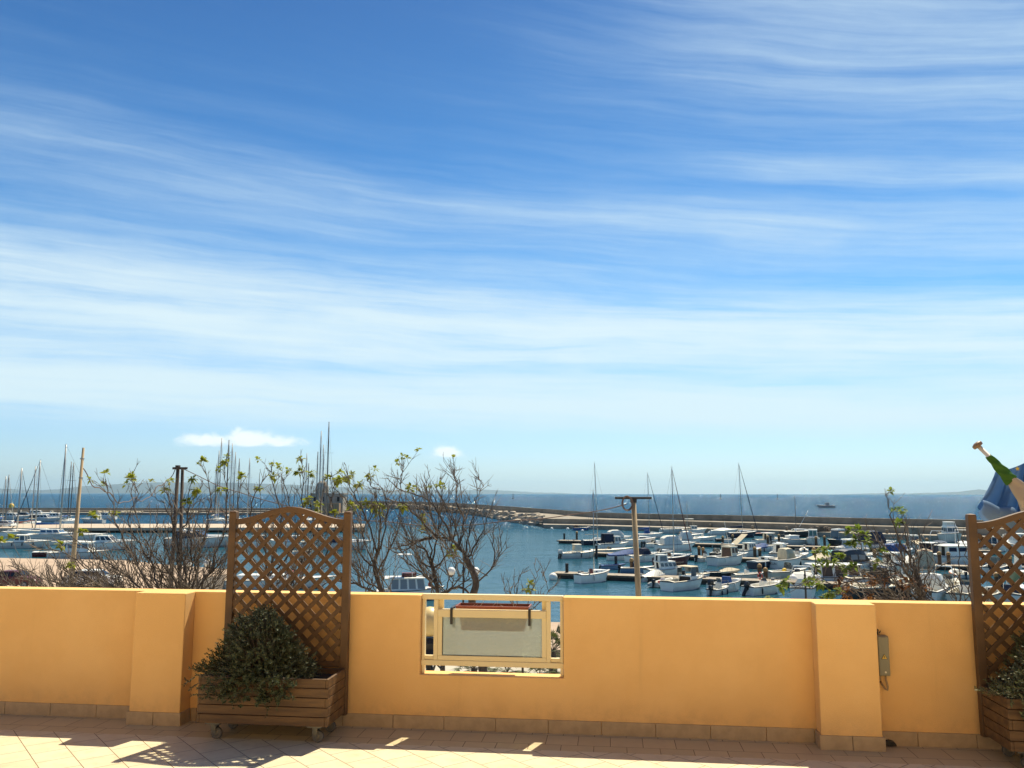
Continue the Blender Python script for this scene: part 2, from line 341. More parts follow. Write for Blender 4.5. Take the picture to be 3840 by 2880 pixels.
# ------------------------------------------------------------------ moles, quays and pontoons
def mole_right():
    #      u     water  edge  base  ledge wallb top
    st = [(2037, 1976, 1967, 1963, 1936, 1931, 1908.5), (2075, 1979, 1967.5, 1964, 1940, 1933, 1910.5), (2107, 1981, 1968, 1964.5, 1945, 1936, 1913), (2160, 1982.5, 1969, 1965.5, 1947.5, 1941, 1917.5),
          (2241, 1985, 1971, 1966.5, 1949.5, 1945, 1922), (2407, 1993, 1975.5, 1971, 1955, 1950.5, 1926), (2574, 1999, 1980, 1975, 1958.5, 1954, 1929), (2849, 2007, 1988, 1983.5, 1965, 1961, 1934),
          (3220, 2016, 2000, 1995.5, 1976.5, 1972.5, 1942.5), (3610, 2026, 2011, 2006, 1986, 1981.5, 1949.5), (3900, 2034, 2019, 2014, 1993, 1988.5, 1954.5), (4400, 2048, 2033, 2027, 2004, 1999, 1963)]
    Q = MB(); S = MB(); W = MB(); q = []; s = []; w = []; step = []
    for (u, a, b, c, d, e, f) in st:
        P0 = at(u, b, 1.05); P0 = Vector((P0.x, P0.y, 0)); P1 = at(u, b, 1.05); P2 = at(u, c, 1.05); P3 = P2.copy(); P3.z = 2.45
        P4 = at(u, e, 2.45); P5 = at(u, f, 4.0); n = Vector((P5.x, P5.y, 0)).normalized()
        P4 = Vector((P5.x, P5.y, 2.45)); out = P5+n*1.3
        q.append([(P0.x, P0.y, -1.5), tuple(P1), tuple(P2+n*0.4)])
        s.append([(P2.x, P2.y, 1.0), tuple(P3), (P4.x+n.x*0.1, P4.y+n.y*0.1, 2.45)])
        w.append([(P5.x, P5.y, 2.4), tuple(P5), tuple(out), (out.x+n.x*6, out.y+n.y*6, -1.5)])
    Q.loft(q, False); S.loft(s, False); W.loft(w, False)
    kind(Q.build('mole_quay', CONC), 'structure')
    kind(S.build('mole_walkway', CONCD), 'structure')
    o = W.build('sea_wall', CONCD); tag(o, 'long low concrete sea wall of the right breakwater, in shade below the open sea', 'sea wall')
    # the outer arm that curves away, with rocks towards the harbour
    st = [(1200, 1900, 1888, 1885, 1879), (1290, 1900, 1887.5, 1885, 1879), (1450, 1904, 1890, 1886.5, 1879.7), (1580, 1911, 1896, 1890.5, 1881.5), (1741, 1925, 1907, 1897.5, 1888.3), (1830, 1940, 1915.5, 1907, 1894),
          (1920, 1960, 1925.5, 1917, 1900), (1985, 1969, 1931, 1924, 1904.7), (2037, 1975, 1937, 1931, 1908.5)]
    Q = MB(); W = MB(); q = []; w = []; slope = []
    for i, (u, a, c, e, f) in enumerate(st):
        zt = 4.6-0.6*max(0, (u-1920)/117.0)
        P0 = at(u, a, 0); P5 = at(u, f, zt); P1 = at(u, c, 2.45)
        if P1.y > P5.y-2: k = (P5.y-2)/P1.y; P1 = Vector((P1.x*k, P1.y*k, 2.45))
        if P0.y > P1.y-3: k = (P1.y-3)/P0.y; P0 = Vector((P0.x*k, P0.y*k, 0))
        n = Vector((P5.x, P5.y, 0)).normalized(); out = P5+n*1.4
        q.append([(P0.x, P0.y, -1.2), tuple(P1), (P5.x+n.x*0.1, P5.y+n.y*0.1, 2.45)])
        w.append([(P5.x, P5.y, 2.4), tuple(P5), tuple(out), (out.x+n.x*8, out.y+n.y*8, -1.5)])
        slope.append((P0, P1))
    Q.loft(q, False); W.loft(w, False)
    kind(Q.build('mole_road', CONC), 'structure')
    tag(W.build('sea_wall', CONCD), 'curved far arm of the sea wall bending away above the boulder slope', 'sea wall')
    rk = MB(); rng = random.Random(5)
    for i in range(1, len(slope)-1):
        (a0, b0), (a1, b1) = slope[i], slope[i+1]
        ln = (a1-a0).length; n = int(min(120, ln*1.1))+14
        for k in range(n):
            t = rng.random(); r = rng.random()
            p = a0.lerp(a1, t).lerp(b0.lerp(b1, t), r*0.98); sz = rng.uniform(0.7, 1.9)
            pts = []
            for (x, y, z) in ((-1, -1, -.6), (1, -1, -.7), (1, 1, -.6), (-1, 1, -.7), (-.8, -.7, .7), (.7, -.8, .6), (.8, .7, .75), (-.7, .8, .65)):
                pts.append((p.x+sz*(x+rng.uniform(-.35, .35))*0.8, p.y+sz*(y+rng.uniform(-.35, .35))*0.8, p.z+0.15+sz*0.55*(z+rng.uniform(-.3, .3))))
            rk.hexa(pts)
    o = rk.build('boulder_slope', mat('limestone_boulder', (0.42, 0.36, 0.27), 0.9, col2=(0.24, 0.20, 0.145), scale=0.8, bump=0.5, bscale=3)); kind(o, 'stuff')
    tag(o, 'pale boulders piled along the inner slope of the curved mole', 'boulders')
mole_right()
def flat_mass(name, outline, z, zb, m):                       # outline counter-clockwise in xy
    return kind(MB().prism([(p[0], p[1]) for p in outline], zb, z).build(name, m), 'structure')
def mole_left():
    D = 366.0; x0, x1 = -420, -73
    flat_mass('mole_quay', [(x0, D), (x1, D), (x1, D+9), (x0, D+9)], 1.05, -1.5, CONC)
    flat_mass('mole_walkway', [(x0, D+9.004), (x1+1, D+9.004), (x1+1, D+15), (x0, D+15)], 1.85, -1.5, CONCD)
    tag(MB().prism([(x0, D+15.004), (x1+2, D+15.004), (x1+2, D+17), (x0, D+17)], -1.5, 2.75).build('sea_wall', CONCD), 'flat low sea wall of the left mole running behind the sailing boats', 'sea wall')
    for x, y, L in ((-168, D+5, 9), (-142, D+6, 6), (-128, D+5, 12), (-181, D+5, 5)):
        mb = MB(); rng = random.Random(int(-x))
        for k in range(int(L*3)):
            a = x+rng.uniform(-L/2, L/2); b = y+rng.uniform(-1, 1); s = rng.uniform(.4, .9)
            mb.lathe([(s, 0), (s*.8, s*.5), (s*.3, s*.8)], 7, (a, b, 1.05))
        tag(mb.build('net_heap', CANVAS if L != 12 else mat('faded_net', (.30, .17, .10), .9, var=.3)), {9: 'pale heap of nets on the left mole left of the twin poles', 6: 'smaller heap of nets on the left mole beside the twin poles', 12: 'long rusty brown heap of nets on the left mole', 5: 'pale low heap of nets on the mole behind the white yachts'}[L], 'nets')
    # domed stone building on the mole end
    cx, cy = -81.5, D+8
    b = thing('domed_building', 'squat pale stone building with a small dome on the far end of the left mole', 'building', (cx, cy, 1.05))
    ST = mat('pale_stone', (0.42, 0.37, 0.29), 0.9, col2=(0.30, 0.26, 0.20), scale=.4)
    MB().box(-7.4, -4, 0, 6.8, 5, 8.0).build('wall', ST, b)
    MB().box(-7.7, -4.3, 8.002, 7.1, 5.3, 8.5).build('cornice', ST, b)
    MB().box(-2.2, -9, 0, 6.2, -4.01, 4.2).build('annex', mat('ochre_render', (.42, .25, .13), .9, var=.2), b)
    MB().lathe([(2.9, 8.5), (2.9, 10.6), (2.75, 11.6), (2.2, 12.9), (1.3, 13.7), (.05, 14.1)], 18, (-3.4, 0, 0)).build('dome', ST, b, smooth=True)
    for x in (-5.5, -2, 1.5, 4.8):
        MB().box(x-.55, -4.12, 4.9, x+.55, -4.004, 6.9).build('window', DARKIN, b)
mole_left()
QZ = 1.5
def quays():
    e0 = at(2090, 2333, QZ); dirx = Vector((math.cos(R(-6.8)), math.sin(R(-6.8)), 0)); nrm = Vector((-dirx.y, dirx.x, 0))
    k0 = at(2090, 2436, QZ); fw = lambda s, off: e0+dirx*s+nrm*off
    dk = (k0-e0).dot(nrm)
    tip = [at(560, 2300, QZ), at(650, 2196, QZ), at(858, 2150, QZ), at(858, 2134, QZ), at(640, 2119, QZ), at(480, 2101, QZ), at(0, 2092, QZ)]
    L = at(-900, 2092, QZ)
    L = Vector((-170, tip[-1].y+3, QZ))
    outline = [fw(-170, dk), fw(160, dk), fw(160, 0), fw(-15, 0)]+tip+[L]
    flat_mass('quay', outline, QZ, -2, QUAY)
    flat_mass('street', [(-170, 4.5), (170, 4.5), tuple(fw(172, dk-0.004))[:2], tuple(fw(-172, dk-0.004))[:2]], 1.15, -2, mat('pale_paving', (0.45, 0.41, 0.32), .85, col2=(.36, .33, .26), scale=.4, bump=.2, bscale=6))
    # long pale pier in the left basin
    a, b, c, d = at(-500, 1981, 1.2), at(1368, 1977.5, 1.2), at(1368, 1964.5, 1.2), at(-500, 1964, 1.2)
    flat_mass('pier', [a, b, c, d], 1.2, 0.55, mat('pier_paving', (.50, .41, .30), .85, col2=(.42, .34, .25), scale=.3))
    a2, b2, c2, d2 = [Vector((p.x, p.y+(1.2 if i < 2 else -1.2), 0)) for i, p in enumerate((a, b, c, d))]
    flat_mass('pier_footing', [a2, b2+Vector((-12, 0, 0)), c2+Vector((-12, 0, 0)), d2], 0.546, -2, PONTD)
    for i, u in enumerate((1275, 1310, 1345, 1362)):
        p = at(u, 1977.5, 1.2)
        tag(MB().tube([(p.x, p.y+.9, -1.5), (p.x, p.y+.9, .546)], .28, 10).build('pier_pile', PILED), ['dark pile under the pier end, nearest the trellis post', 'second dark pile under the pier end', 'third dark pile under the pier end', 'outermost dark pile under the pier end'][i], 'pile', 'piles under the pier end')
quays()
def pontoon(p0, p1, w, label, fingers=()):
    p0, p1 = Vector((*p0, 0)), Vector((*p1, 0)); L = (p1-p0).length; a = math.atan2(p1.y-p0.y, p1.x-p0.x)
    o = thing('pontoon', label, 'pontoon', p0, a)
    MB().box(0, -w/2, .50, L, w/2, .58).build('deck', PONT, o)
    e = MB(); e.box(-.06, -w/2-.07, .36, L, -w/2-.003, .57); e.box(-.06, w/2+.003, .36, L, w/2+.07, .57); e.build('edge_beam', mat('edge_timber', (.17, .13, .09), .85, var=.4, scale=2), o)
    f = MB(); n = int(L/3.2)
    for i in range(n):
        f.box(.3+i*L/n, -w/2+.12, -.4, .3+i*L/n+L/n*.86, w/2-.12, .497)
    f.build('float', PONTD, o)
    for i in range(int(L/7)):
        x = 3+i*7; MB().box(x-.16, -.16, .583, x+.16, .16, .80).build('service_post', GREYP, o, bevel=.03); MB().box(x-.22, w/2-.25, .583, x+.22, w/2-.12, .70).build('cleat', GREYP, o)
    return o
pontoon((4.9, 97.2), (62, 74.5), 2.4, 'nearest wooden pontoon, carrying the small white sailing boat at its left')
pontoon((8.8, 131.5), (62, 104), 2.4, 'middle wooden pontoon behind the maroon sailing boat')
pontoon((9.2, 163.5), (78, 134.5), 2.6, 'farthest wooden pontoon, below the shaded sea wall')
def pile(u, v, h, label, cap=True, r=.26, z0=.3):
    h = .36*h-(.25 if cap else 0)+.15
    p = at(u, v, z0)
    o = thing('mooring_pile', label, 'mooring post', (p.x, p.y, 0), 0, 'mooring piles along the pontoons')
    MB().tube([(0, 0, -1.2), (0, 0, z0+h)], r, 10).build('shaft', PILEW if cap else PILED, o)
    if cap: MB().lathe([(r*1.18, 0), (r*1.22, .05), (r*1.15, .18), (r*.8, .32), (r*.3, .40), (.01, .41)], 10, (0, 0, z0+h)).build('cap', OCHRE, o, smooth=True)
for (u, v, h, cap, lab) in [
    (2116, 2028, 3.6, 0, 'slim black pile at the left tip of the farthest pontoon'), (2163, 2018, 3.1, 1, 'weathered pile on the left end of the farthest pontoon, right of a black pile'),
    (2237, 2088, 4.2, 0, 'tall dark pile between the outboard boat and the blue covered boat'), (2126, 2156, 3.2, 0, 'black pile at the left tip of the nearest pontoon beside a white buoy'),
    (2310, 2124, 3.2, 0, 'dark pile rising behind the blue rowing boat'), (2407, 2060, 3.2, 0, 'dark pile right of the tan utility pole'),
    (2369, 2138, 3.2, 1, 'ochre capped pile just left of the tan utility pole'),
    (2622, 2087, 3.4, 1, 'ochre capped pile right of the maroon hull, left one of a pair'), (2637, 2090, 3.2, 1, 'dark ochre capped pile right of the maroon hull, right one of a pair'),
    (2711, 2037, 3.0, 1, 'dark capped pile beside the small dark tender on the farthest pontoon'), (2748, 2033, 3.2, 1, 'brown pile left of the tilted cream awning'),
    (2831, 2092, 3.6, 1, 'ochre capped pile right of the brown wheelhouse boat, left one of a pair'), (2850, 2092, 3.0, 1, 'ochre capped pile right of the brown wheelhouse boat, right one of a pair'),
    (2850, 2175, 4.0, 1, 'tall ochre capped pile left of the red lifebuoy'), (2872, 2178, 3.1, 1, 'ochre capped pile directly behind the red lifebuoy'),
    (2880, 2044, 4.0, 1, 'dark capped pile in front of the cream hardtop boat'), (2891, 2043, 4.2, 0, 'plain dark pile in front of the cream hardtop boat'),
    (2551, 2020, 3.0, 1, 'ochre capped pile beside the white canopy boats, left one of a pair'), (2590, 2019, 3.0, 1, 'ochre capped pile beside the white canopy boats, right one of a pair'),
    (2922, 2042, 4.4, 1, 'brown capped pile right of the cream hardtop boat'), (3061, 2050, 4.2, 1, 'dark capped pile in front of the white pilothouse'), (3093, 2050, 4.6, 1, 'brown capped pile right of the white pilothouse'),
    (3054, 2104, 4.4, 1, 'tall ochre capped pile right of the stern with dark lettering, left of a pair'), (3068, 2104, 3.9, 1, 'ochre capped pile right of the stern with dark lettering, right of a pair'),
    (3445, 2066, 4.4, 1, 'dark capped pile right of the white cabin with twin panes'), (3478, 2060, 4.4, 1, 'brown capped pile left of the black speedboat'),
    (3525, 2126, 4.6, 1, 'tall ochre capped pile left of the orange edged inflatable'), (3559, 2124, 4.3, 1, 'ochre capped pile behind the orange edged inflatable'),
    (3456, 2216, 3.8, 1, 'ochre capped pile half hidden behind the right hand branches'), (3281, 2112, 4.2, 1, 'brown pile right of the dark canopy boat'),
    (3790, 2142, 4.4, 1, 'ochre capped pile seen through the upper right trellis'), (3742, 2222, 4.4, 1, 'ochre capped pile seen through the lower left openings of the right trellis'), (3757, 2226, 4.6, 0, 'black pile beside a capped one behind the right trellis'),
    (2163+30, 2172, .01, 0, '')][:-1]:
    pile(u, v, h, lab, bool(cap), .23 if cap else .19)
# ------------------------------------------------------------------ the terrace
FLOOR = 7.9; WANG = R(-6.794)
W = Matrix.Translation((0, 0, FLOOR)) @ Matrix.Rotation(WANG, 4, 'Z') @ Matrix.Translation((0, 5.836, 0))   # s along the wall, off through it, z up
def wthing(name, label, cat, s=0, off=0, z=0, group=None):
    p = W @ Vector((s, off, z)); return thing(name, label, cat, p, WANG, group)
def tile_mat(name, ang, c1, c2):
    m = bpy.data.materials.new(name); m.use_nodes = True; t = NT(m.node_tree); p = t.n['Principled BSDF']
    mp = t.node('ShaderNodeMapping'); oc = t.node('ShaderNodeTexCoord').outputs['Object']; t.l.new(oc, mp.inputs[0]); mp.inputs['Rotation'].default_value = (0, 0, ang)
    mp.inputs['Location'].default_value = (0.03, 0.047, 0) if ang == 0 else (0.06, 0.02, 0)
    def bricks(mortar, ca, cb, cm):
        b = t.node('ShaderNodeTexBrick', offset=0.5); t.l.new(mp.outputs[0], b.inputs[0]); b.inputs['Scale'].default_value = 1.0
        b.inputs['Brick Width'].default_value = 0.208; b.inputs['Row Height'].default_value = 0.208; b.inputs['Mortar Size'].default_value = mortar; b.inputs['Mortar Smooth'].default_value = 0.3
        b.inputs['Bias'].default_value = 0.0
        for i, c in enumerate((ca, cb, cm)): b.inputs[i+1].default_value = (*c, 1)
        return b
    b = bricks(0.0028, c1, c2, (0.115, 0.075, 0.042))
    nz = t.noise(oc, 9.0, 6, 0.65)
    col = t.mix(t.m('MULTIPLY', t.sstep(nz, 0.42, 0.72), 0.38), b.outputs[0], (0.45, 0.35, 0.21))
    big = t.noise(oc, 1.1, 4, 0.6); col = t.mix(t.m('MULTIPLY', t.sstep(big, 0.5, 0.75), 0.25), col, (0.42, 0.32, 0.19))
    t.l.new(col, p.inputs['Base Color']); p.inputs['Roughness'].default_value = 0.42
    bp = t.node('ShaderNodeBump'); bp.inputs['Strength'].default_value = 0.5; bp.inputs['Distance'].default_value = 0.003
    t.l.new(t.m('SUBTRACT', t.m('MULTIPLY', t.noise(oc, 60, 3, .5), 0.15), b.outputs[1]), bp.inputs['Height']); t.l.new(bp.outputs[0], p.inputs['Normal'])
    return m
def terrace():
    o = MB().box(-10, -11, -6.75, 10, 0.139, -.006).build('terrace_slab', CONC, M=W); kind(o, 'structure')
    TA = tile_mat('terrace_tile', 0, (0.56, 0.465, 0.275), (0.51, 0.42, 0.245)); TB = tile_mat('terrace_tile_diagonal', R(45), (0.68, 0.60, 0.41), (0.645, 0.565, 0.38))
    kind(MB().box(-10, -.374, -.005, 10, .0, 0).build('terrace_floor_border', TA, M=W), 'structure')
    kind(MB().box(-10, -11, -.005, 10, -.376, 0).build('terrace_floor', TB, M=W), 'structure')
    w = wthing('parapet_wall', 'orange rendered terrace wall with two piers, a tiled foot and a railed opening', 'wall')
    T, H = 0.14, 0.893
    body = MB(); g0, g1, sill = -1.338, -0.339, 0.357
    ol = [(-10, 0), (10, 0), (10, H), (g1, H), (g1, sill), (g0, sill), (g0, H), (-10, H)]
    body.prism(ol, -T, 0, M=Matrix.Rotation(R(90), 4, 'X'))
    body.build('wall_body', STUCCO, w, bevel=.004)
    for a, b in ((-3.375, -3.0), (1.30, 1.672)):
        MB().box(a, -.143, 0, b, -.001, H+.003).build('pier', STUCCO, w, bevel=.006)
    sk = MB(); Lt = .357
    def run(s0, s1, off, start):
        x = start
        while x < s1:
            a, b = max(x, s0), min(x+Lt, s1)
            if b-a > .02: sk.box(a+.0016, off-.012, 0, b-.0016, off-.0005, .087)
            x += Lt
    run(-10, -3.388, 0, -4.08-Lt*20+.02); run(-2.987, 1.288, 0, -.445-Lt*9); run(1.685, 10, 0, 1.635+.29-Lt)
    for a, b in ((-3.375, -3.0), (1.30, 1.672)):
        mid = (a+b)/2
        sk.box(a-.012, -.156, 0, mid-.0016, -.1435, .087); sk.box(mid+.0016, -.156, 0, b+.012, -.1435, .087)
        sk.box(a-.012, -.143, 0, a-.0005, -.013, .087); sk.box(b+.0005, -.143, 0, b+.012, -.013, .087)
    sk.build('skirting', SKIRT, w, bevel=.0015)
    d = MB(); d.loft([[(1.745+.034*math.cos(a)*1.25, -.0135, .003+.036*math.sin(a)) for a in [math.pi*k/8 for k in range(9)]], [(1.745+.034*math.cos(a)*1.25, -.034, .003+.033*math.sin(a)) for a in [math.pi*k/8 for k in range(9)]]])
    d.build('drain_outlet', BLACKM, w)
terrace()
def facade():                                                 # unseen house front behind the viewer, added to bounce warm sunlight onto the terrace
    FA = mat('facade_render', (0.74, 0.50, 0.25), .9, var=.08, scale=1.5)
    f = MB(); y0, y1 = -9.6, -9.3; xs = (-9, -5.2, -3.9, -1.3, 0.4, 3.2, 4.6, 9)
    for i in range(len(xs)-1):
        if i % 2 == 0: f.box(xs[i], y0, 0, xs[i+1], y1, 6.2)
        else: f.box(xs[i], y0, 2.3, xs[i+1], y1, 6.2)
    o = f.build('bounce_facade', FA, M=W); kind(o, 'structure')
    for i in (1, 3, 5): MB().box(xs[i]+.002, y0+.05, .002, xs[i+1]-.002, y0+.10, 2.298).build('window', GLASSD, o, M=Matrix.Identity(4))
facade()
def casters(root, xs, ys):
    for x in xs:
        for y in ys:
            c = MB().box(x-.05, y-.035, .096, x+.05, y+.035, .108); c.box(x-.014, y-.026, .05, x+.02, y-.019, .097); c.box(x-.014, y+.019, .05, x+.02, y+.026, .097)
            o = c.build('caster', STEEL, root, bevel=.002)
            wm = MB(); Mx = Matrix.Translation((x+.018, y, .0365)) @ Matrix.Rotation(R(90), 4, 'X')
            wm.lathe([(.030, -.014), (.0362, -.010), (.0362, .010), (.030, .014)], 20, M=Mx); wm.build('wheel', GREYRUB, o, smooth=False)
            MB().lathe([(.012, -.0165), (.016, -.0150), (.016, .0150), (.012, .0165)], 12, M=Mx).build('hub', STEEL, o)
def trellis_planter(s0, label, inner=None):
    r = wthing('trellis_planter', label, 'planter', s0, 0, 0, 'wooden trellis planters on wheels')
    hw, y0, y1, zb = .4425, -.455, -.105, .112; bh = .0562; th = .018
    for k in range(5):
        z0 = zb+k*(bh+.0035); z1 = z0+bh; e = k % 2 == 0
        fx = hw if not e else hw-th-.001
        if e:
            MB().box(-hw, y0, z0, -hw+th, y1, z1).build('board', WOODH, r, bevel=.003); MB().box(hw-th, y0, z0, hw, y1, z1).build('board', WOODH, r, bevel=.003)
        else:
            MB().box(-hw, y0+th+.001, z0, -hw+th, y1-th-.001, z1).build('board', WOODH, r, bevel=.003); MB().box(hw-th, y0+th+.001, z0, hw, y1-th-.001, z1).build('board', WOODH, r, bevel=.003)
        MB().box(-fx, y0, z0, fx, y0+th, z1).build('board', WOODH, r, bevel=.003)
        MB().box(-fx, y1-th, z0, fx, y1, z1).build('board', WOODH, r, bevel=.003)
    MB().box(-hw+.03, y0+.03, zb, hw-.03, y1-.03, zb+.02).build('bottom', WOODH, r)
    for yy in (y0+.065, y1-.065): MB().box(-hw+.03, yy-.02, .1085, hw-.03, yy+.02, .1115).build('runner', BLACKM, r)
    MB().box(-hw+.0195, y0+.0195, .30, hw-.0195, y1-.0195, .372).build('soil', SOIL, r)
    pw = .052
    for xa in (-.4225, .4235):
        p = MB().box(xa-pw/2, -.102, .094, xa+pw/2, -.052, 1.462); p.lathe([(pw*.70, 0), (pw*.62, .008), (.004, .014)], 4, M=Matrix.Translation((xa, -.077, 1.462)) @ Matrix.Rotation(R(45), 4, 'Z'))
        p.build('post', WOOD, r, bevel=.003)
    x0, x1 = -.4225+pw/2, .4235-pw/2
    arc = lambda x: 1.377+.086*(.5+.5*math.cos(math.pi*min(1, abs(x)/.40)))
    rail = MB(); rings = []
    for i in range(33):
        x = x0+(x1-x0)*i/32; z = arc(x); rings.append([(x, -.098, z), (x, -.058, z), (x, -.058, z+.042), (x, -.098, z+.042)])
    rail.loft(rings).build('arch_rail', WOOD, r, bevel=.003)
    MB().box(x0, -.095, .412, x1, -.060, .445).build('bottom_rail', WOOD, r, bevel=.002)
    lat = MB(); pitch = .1125; sw = .0285
    for sgn, ya in ((1, -.0885), (-1, -.0785)):
        for k in range(-20, 21):
            xc = k*pitch+(.03 if sgn > 0 else .05); seg = []                       # x = xc + sgn*(z-.9)*1.04
            for i in range(301):
                z = .44+i*(1.49-.44)/300; x = xc+sgn*(z-.9)*1.0
                if x0 <= x <= x1 and z < arc(x)+.006: seg.append((x, z))
            if len(seg) < 12: continue
            (xa, za), (xb, zb2) = seg[0], seg[-1]; d = Vector((xb-xa, 0, zb2-za)).normalized(); n = Vector((-d.z, 0, d.x))*sw/2
            A, B = Vector((xa, 0, za)), Vector((xb, 0, zb2))
            q = [A-n, B-n, B+n, A+n]
            lat.hexa([(p.x, ya-.0048, p.z) for p in q]+[(p.x, ya+.0048, p.z) for p in q])
    lat.build('lattice', WOOD, r)
    casters(r, (-.345, .345), (y0+.062, y1-.045))
    return r
trellis_planter(-2.275, 'wooden planter on wheels with an arched lattice trellis, right of the left pier')
trellis_planter(2.735, 'wooden planter with lattice trellis cut off by the right edge, below the flags')
def shrub(s0, label, c, rad, n, m, seed, stemm, spill=.1, ll=.017, sl=(.05, .12)):
    r = wthing('potted_shrub', label, 'shrub', s0, -.28, .372); rng = random.Random(seed)
    lv = MB(); st = MB(); base = Vector((c[0], c[1], -.02))
    lump = [(Vector((rng.gauss(0, 1), rng.gauss(0, 1), abs(rng.gauss(0, 1)))).normalized(), rng.uniform(-.30, .32)) for _ in range(30)]
    for i in range(n):
        ph = rng.uniform(0, 6.283); h = rng.random()**1.35; hang = rng.random() < spill*.45
        d = Vector((math.cos(ph), math.sin(ph), h*1.2)).normalized()
        q = 1.0+rng.uniform(-.08, .08)
        for (ld, la) in lump: q += la*max(0, d.dot(ld)-.80)*5
        w = ((1-h)**.50)*(rng.uniform(.25, 1)**.4)*q
        p = Vector((c[0]+(.05*h)+math.cos(ph)*rad[0]*w, c[1]+math.sin(ph)*rad[1]*w, c[2]*.3+h*(rad[2]+c[2])*min(q, 1.15)))
        if hang and math.sin(ph) < .2:
            p.y = min(p.y, -.185)-rng.random()*.05; p.z = rng.uniform(-.13, .09)*(1-abs(p.x-c[0])*1.2); d = Vector((math.cos(ph)*.5, -.8, -.7)).normalized()
        if abs(p.x) < .42 and p.z < .01 and -.17 < p.y < .17: p.z = .01
        if p.y > .165: p.y = .165-rng.random()*.05
        g = (Vector((d.x, d.y, d.z*.8+.55))+Vector((rng.gauss(0, .4), rng.gauss(0, .4), rng.gauss(0, .4)))).normalized()
        L = rng.uniform(*sl); tip = p+g*L+Vector((0, 0, -.1*L)); nl = int(L/.0052)
        if i % 3 == 0: st.tube([base.lerp(p, .25), base.lerp(p, .65)+Vector((0, 0, .03)), p], [.004, .003, .002], 3)
        st.tube([p, p.lerp(tip, .5), tip], [.0018, .0014, .0008], 3)
        sd = g.orthogonal().normalized()
        for j in range(nl):
            b = p.lerp(tip, (j+.5)/nl); rot = Matrix.Rotation(j*2.4+rng.random(), 3, g); o = rot @ sd
            a = (o*.85+g*.75).normalized(); w = a.cross(g).normalized()*ll*.17; e = ll*rng.uniform(.7, 1.25)
            lv.add([b-w, b+a*e*.55-w*1.2, b+a*e, b+a*e*.55+w*1.2, b+w], [(0, 1, 2, 3, 4)])
    lv.build('foliage', m, r); st.build('stem', stemm, r)
shrub(-2.275, 'dense dark rosemary bush spilling over the front of the left planter', (-.10, .00, .05), (.345, .20, .29), 2200, ROSE, 2, TWIG, .36, .019, (.035, .10))
shrub(2.735, 'silvery green rosemary bush in the right planter at the edge of the view', (-.02, -.05, .06), (.43, .26, .50), 1700, SILV, 4, TWIG, .35, .021, (.04, .11))
def railing():
    r = wthing('balcony_railing', 'cream metal railing with a frosted glass pane filling the wall opening', 'railing', -.8385, .062, 0)
    h = .4985
    MB().box(-h, -.028, .861, h, .028, .899).build('top_rail', ALU, r, bevel=.006)
    lo = MB().box(-h, -.026, .414, h, .014, .4495); lo.box(-h, -.012, .450, -.412, .016, .478); lo.box(.408, -.012, .450, h, .016, .478); lo.build('bottom_rail', ALU, r, bevel=.003)
    for a, b in ((-.412, -.383), (.379, .408)): MB().box(a, -.024, .450, b, .016, .8605).build('post', ALU, r, bevel=.003)
    for a in (-h+.004, h-.024): MB().box(a, -.02, .3575, a+.02, .02, .8605).build('wall_bracket', ALU, r, bevel=.002)
    MB().box(-.3825, -.030, .742, .3785, .018, .795).build('mid_rail', ALU, r, bevel=.004)
    f = MB(); f.box(-.3825, -.020, .450, .3785, .012, .481); f.box(-.3825, -.020, .4815, -.352, .012, .7415); f.box(.348, -.020, .4815, .3785, .012, .7415); f.build('pane_frame', ALU, r, bevel=.002)
    for a, b in ((-.3825, -.35), (.346, .3785)): MB().box(a, .018, .7955, b, .034, .8605).build('upper_stay', ALU, r)
    gm = bpy.data.materials.new('frosted_glass'); gm.use_nodes = True; t = NT(gm.node_tree); p = t.n['Principled BSDF']
    p.inputs['Base Color'].default_value = (.74, .82, .75, 1); p.inputs['Roughness'].default_value = .17; p.inputs['Transmission Weight'].default_value = .72; p.inputs['IOR'].default_value = 1.2
    oc = t.node('ShaderNodeTexCoord').outputs['Object']; mp = t.node('ShaderNodeMapping'); t.l.new(oc, mp.inputs[0]); mp.inputs['Scale'].default_value = (1, .01, 1)
    s3 = t.node('ShaderNodeSeparateXYZ'); t.l.new(oc, s3.inputs[0])
    rib = t.m('SINE', t.m('MULTIPLY', s3.outputs[0], 700.0)); rz = t.m('SINE', t.m('MULTIPLY', s3.outputs[2], 700.0))
    bp = t.node('ShaderNodeBump'); bp.inputs['Strength'].default_value = .5; bp.inputs['Distance'].default_value = .0015
    t.l.new(t.m('ADD', rib, rz), bp.inputs['Height']); t.l.new(bp.outputs[0], p.inputs['Normal'])
    MB().box(-.3515, -.006, .4815, .3475, -.001, .7415).build('glass_pane', gm, r)
    g = MB(); g.box(-.3518, -.0125, .4812, -.3475, -.0065, .7418); g.box(-.347, -.0125, .4812, .3478, -.0065, .4845); g.build('glazing_seal', BLACKM, r)
railing()
